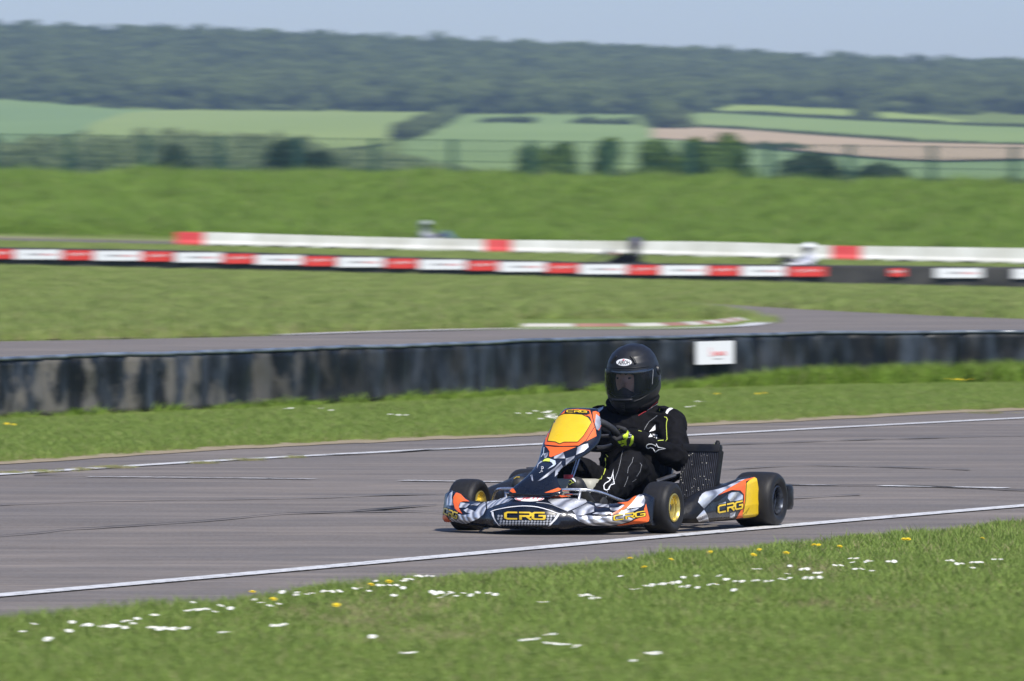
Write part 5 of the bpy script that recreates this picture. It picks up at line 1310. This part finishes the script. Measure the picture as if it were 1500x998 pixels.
GT_ = [gloves[0]]
decal('yellow_back', [Jj([(370,360),(425,375),(462,432),(430,510),(420,590),(388,650),(402,785),(345,792),(280,757),(262,737),(300,728),(352,708),(330,700),(240,717),(203,655),(280,650),(340,632),(378,600),(330,607),(318,540),(390,500),(412,430)]), Jj([(488,592),(532,500),(542,560),(532,700),(450,790),(410,790),(470,700)])], K['hivis'], GT_, gloves[0], .0012)
decal('glove_print', [], K['lime'], GT_, gloves[0], .002, 2, strip(Jj([(130,485),(150,450),(190,420),(210,430),(265,405)]), .5) + strip(Jj([(150,490),(200,470),(215,440)]), .45))
decal('glove_print', [], K['whitep'], GT_, gloves[0], .002, 2, strip(Jj([(440,520),(470,450),(500,500),(480,540),(445,525)]), .5) + strip(Jj([(415,575),(460,582),(495,560)]), .6))
decal('shoe_logo', [], K['lime'], [shoeN], shoeN, .002, 2, strip(Dd([(1070,620),(1100,605),(1130,600),(1140,625),(1175,632),(1130,645),(1110,668),(1085,640)]), .5, True) + strip(Dd([(990,640),(1000,620),(1020,612)]), .5))
decal('shoe_logo', [], K['whitep'], [shoeN], shoeN, .0024, 2, strip(Dd([(1090,552),(1140,560),(1180,590),(1200,625)]), [.6,1.5,2.2,1.2]))
decal('shoe_logo', [], K['letter'], [shoeF, body], shoeF, .002, 2, strip(Dd([(165,580),(180,535),(225,505),(250,475),(262,500),(310,480),(278,520),(285,550),(240,545),(200,575)]), .55, True))
# white grit caught in the radiator
rg = random.Random(9); gr = bmesh.new(); ex = Vector((1,0,0)); ry = Vector((0,.34,.94)).normalized(); rn = ex.cross(ry)
for q in range(46):
    p = ex*rg.uniform(.006,.19) + ry*rg.uniform(.02,.24) + rn*.008; s_ = rg.uniform(.0012,.0032)
    bmesh.ops.create_icosphere(gr, subdivisions=1, radius=s_, matrix=Matrix.Translation(p) @ Matrix.Diagonal((1,1,rg.uniform(.8,1.8),1)))
bm_obj('grit', gr, K['dust'], KP['rad'], kind='stuff')

# ---- the three karts far away
red_c = shiny('far_red', (.45,.05,.04), .4); blue_c = shiny('far_blue', (.05,.16,.42), .4); yel_c = shiny('far_yellow', (.62,.55,.10), .4)
white_suit = noisy('white_suit', (.55,.56,.62), (.72,.72,.76), 8, .8); white_h = shiny('white_helmet', (.78,.78,.78), .3); blue_c = shiny('far_blue2', (.07,.13,.24), .4); grey_suit = noisy('grey_suit', (.12,.13,.15), (.38,.39,.42), 9, .8); purple_h = shiny('purple_helmet', (.05,.03,.10), .3); grey_h = noisy('grey_helmet', (.10,.12,.12), (.55,.58,.60), 14, .4)
def far_kart(px, D, rotz, kc, dc, kl, dl):
    x = (px-750)*D/FPX; loc = (x, D, base_z(x, D)+.03)
    make_kart(loc, rotz, .86, kc, kl, False, 'karts racing far away beyond the tyre wall'); make_driver(loc, rotz, .86, dc, dl, False, 'drivers of the distant karts')
far_kart(1143, 199, R(-62), dict(nose=red_c, fair=K['black'], pod=red_c, rimf=K['darkrim'], rimr=K['darkrim']), dict(suit=white_suit, helmet=white_h, glove=K['glove'], shoe=K['shoe']), 'distant kart under the driver in the white helmet behind the far wall', 'driver in white helmet and white suit behind the far tyre wall')
far_kart(883, 203, R(-84), dict(nose=K['black'], fair=K['black'], pod=K['black'], rimf=K['darkrim'], rimr=K['darkrim']), dict(suit=K['suit'], helmet=purple_h, glove=K['skin'], shoe=K['shoe']), 'distant dark kart in front of the white block barrier', 'driver in dark suit and dark purple helmet before the white barrier')
far_kart(660, 241, R(66), dict(nose=yel_c, fair=blue_c, pod=blue_c, rimf=K['darkrim'], rimr=K['darkrim']), dict(suit=grey_suit, helmet=grey_h, glove=K['glove'], shoe=K['shoe']), 'distant blue and yellow kart half hidden behind the white block barrier', 'driver in grey and white helmet half hidden behind the white barrier')

# ------------------------------------------------------------------ flowers
pm_ = new_mat('daisy_petal', (.74,.74,.69), .7); ym_ = new_mat('dandelion_yellow', (.75,.58,.02), .7); cm_ = new_mat('daisy_centre', (.65,.48,.04), .8); st_ = new_mat('flower_stem', (.07,.13,.03), .8)
def flower_mesh(name, petal, rad, layers, seed):
    r_ = random.Random(seed); vs = []; fs = []; mi = []
    def add(v, f, m_): 
        n0 = len(vs); vs.extend(v); fs.extend([tuple(i+n0 for i in q) for q in f]); mi.extend([m_]*len(f))
    for L_ in range(layers):
        m_ = 14
        for k in range(m_):
            a = 6.283*k/m_ + L_*.2; w = .20*rad; up = (.10+.30*L_)*rad; rr_ = rad*(1-.22*L_)*r_.uniform(.9,1.08); c, s = math.cos(a), math.sin(a)
            add([(c*rad*.2-s*w*.5, s*rad*.2+c*w*.5, 0),(c*rad*.2+s*w*.5, s*rad*.2-c*w*.5, 0),(c*rr_+s*w, s*rr_-c*w, up*.6),(c*rr_*1.06, s*rr_*1.06, up*.5),(c*rr_-s*w, s*rr_+c*w, up*.6)], [(0,1,2,3,4)], 0)
    n_ = 8; add([(rad*.27*math.cos(6.283*k/n_), rad*.27*math.sin(6.283*k/n_), rad*.1) for k in range(n_)] + [(0,0,rad*.3)], [(k,(k+1)%n_,n_) for k in range(n_)], 1)
    add([(-.0008,0,0),(.0008,0,0),(.0012,.003,-.055),(-.0012,.003,-.055)], [(0,1,2,3)], 2); add([(0,-.0008,0),(0,.0008,0),(0,.0042,-.055),(0,.0018,-.055)], [(0,1,2,3)], 2)
    me = bpy.data.meshes.new(name); me.from_pydata(vs, [], fs); 
    for q in (petal, cm_ if petal is pm_ else ym_, st_): me.materials.append(q)
    me.polygons.foreach_set('material_index', mi); return me
DM = [flower_mesh('daisy', pm_, .0105, 1, s) for s in range(3)]; YM = [flower_mesh('dandelion', ym_, .0125, 3, s) for s in range(2)]
daisy_px = Z(0,640,2.2727,[(115,623),(75,648),(165,670),(155,676),(240,617),(228,646),(280,627),(295,626),(355,631),(370,630),(385,630),(430,612),(415,614),(455,605),(443,621),(415,635),(335,632),(520,592),(510,594),(500,634),(520,635),(530,641),(545,637),(560,640),(575,639),(605,638),(620,637),(642,551),(635,577),(625,579),(655,576),(670,575),(690,573),(715,582),(735,562),(765,571),(845,542),(870,552),(900,562),(930,556),(940,517),(910,631),(930,628),(945,625),(990,518),(1020,524),(1040,521),(985,526),(1075,514),(1090,514),(1105,515),(1130,514),(1180,505),(1200,504),(1230,513),(1260,494),(1250,480),(1275,494),(1300,494),(1320,494),(1350,476),(1340,480),(1370,474),(1385,463),(1400,464),(1420,463),(1440,464),(1340,503),(1310,528),(1450,521),(1465,535),(1345,720),(1365,719),(1495,523),(740,651),(755,650),(1240,665),(160,671)])
daisy_px += Z(840,640,2.2727,[(25,527),(45,526),(60,538),(80,536),(155,464),(195,508),(215,506),(240,496),(262,494),(290,491),(300,490),(318,487),(330,487),(350,484),(365,468),(410,463),(360,499),(380,498),(415,502),(455,492),(475,491),(505,475),(515,474),(540,481),(560,481),(485,463),(600,479),(610,478),(625,477),(640,481),(655,480),(690,472),(700,475),(720,470),(710,456),(762,441),(780,440),(770,470),(790,470),(820,468),(805,453),(820,453),(720,430),(600,440),(618,440),(920,405),(940,405),(930,418),(940,440),(960,440),(975,415),(990,414),(870,428),(890,428),(1050,415),(1068,415),(995,446),(1245,412),(1262,412),(1275,423),(1292,422),(1325,418),(1345,418),(1358,417),(1400,408),(1420,408),(1330,436),(535,510),(10,700),(265,720),(280,719),(200,745)])
daisy_px += [(633,867),(645,868),(652,872),(660,868),(668,873),(680,869),(690,872),(700,868),(715,869),(726,871),(765,938),(775,937),(786,936),(800,930),(810,929),(800,942),(812,943),(822,944),(830,944),(845,946),(590,957),(603,956),(790,882),(798,882),(853,873),(866,873),(950,957),(962,957),(400,916),(416,915),(225,919),(240,920)]
rf = random.Random(3)
def put_flower(px, py, kind, group, label, h=.058):
    p = ground(px, py, h); me = rf.choice(DM if kind == 'daisy' else YM); o = bpy.data.objects.new(kind, me); C.objects.link(o)
    o.location = p; o.rotation_euler = (rf.uniform(.10,.60), rf.uniform(-.3,.3), rf.uniform(-.5,.5)); s = rf.uniform(.80,1.20); o.scale = (s,s,s); props(o, label, kind if kind == 'daisy' else 'dandelion', group)
seen = set()
for px, py in daisy_px:
    if px < 400: g_, lab = 'daisies of the lower left patch', 'small white daisy in the patch along the track edge at lower left'
    elif px < 700 and py < 900: g_, lab = 'daisies along the middle left of the verge', 'small white daisy in the row where grass meets track left of centre'
    elif py > 900: g_, lab = 'daisies low in the foreground', 'small white daisy standing low in the foreground grass'
    elif px < 900: g_, lab = 'daisies below the kart', 'small white daisy in the grass below the kart'
    elif px < 1260: g_, lab = 'daisies right of centre', 'small white daisy in the long patch right of centre'
    else: g_, lab = 'daisies at the right edge', 'small white daisy in the small patch near the right edge'
    put_flower(px + rf.uniform(-1,1), py, 'daisy', g_, lab)
for px, py in Z(0,640,2.2727,[(1295,482),(1235,492),(1120,560),(840,516),(910,540)]) + Z(840,640,2.2727,[(188,405),(455,384),(325,408),(235,434),(618,376),(600,393),(708,387),(800,360),(816,360),(887,365),(1100,341),(1114,341),(1362,338)]):
    put_flower(px, py, 'dandelion', 'dandelions along the near verge', 'yellow dandelion flower on the near edge of the track', .060)
for px, py, k_ in [(1388,555,1),(1398,556,1),(1405,556,1),(1412,557,1),(1422,556,1),(1050,577,1),(1110,577,1),(1120,576,1),(10,621,1),(20,622,1),(1022,588,0),(1030,588,0),(1008,596,0),(1015,595,0),(418,599,0),(426,598,0),(470,598,0),(485,601,0),(572,607,0),(584,608,0),(595,608,0)]:
    if k_: put_flower(px, py, 'dandelion', 'dandelions in the grass strip before the tyre wall', 'yellow dandelion in the grass strip before the near tyre wall', .095)
    else: put_flower(px, py, 'daisy', 'daisies in the grass strip before the tyre wall', 'white daisy in the grass strip before the near tyre wall', .095)
# the white flower clump left of the fairing
for q in range(20):
    put_flower(rf.gauss(797,17), 608 + rf.uniform(-6,6), 'daisy', 'white flower clump behind the kart', 'white flower of the dense clump in the strip left of the kart', .12)

# ------------------------------------------------------------------ haze
hz = new_mat('haze_air'); nt = hz.node_tree; nt.nodes.clear(); pv = nt.nodes.new('ShaderNodeVolumePrincipled'); mo = nt.nodes.new('ShaderNodeOutputMaterial'); nt.links.new(pv.outputs[0], mo.inputs['Volume'])
pv.inputs['Color'].default_value = (.48,.63,1.0,1); pv.inputs['Density'].default_value = .00013; pv.inputs['Anisotropy'].default_value = .2
bm = bmesh.new(); box(bm, (0, 2450, 62.5), (9000, 5300, 129)); bm_obj('haze', bm, hz, kind='stuff')
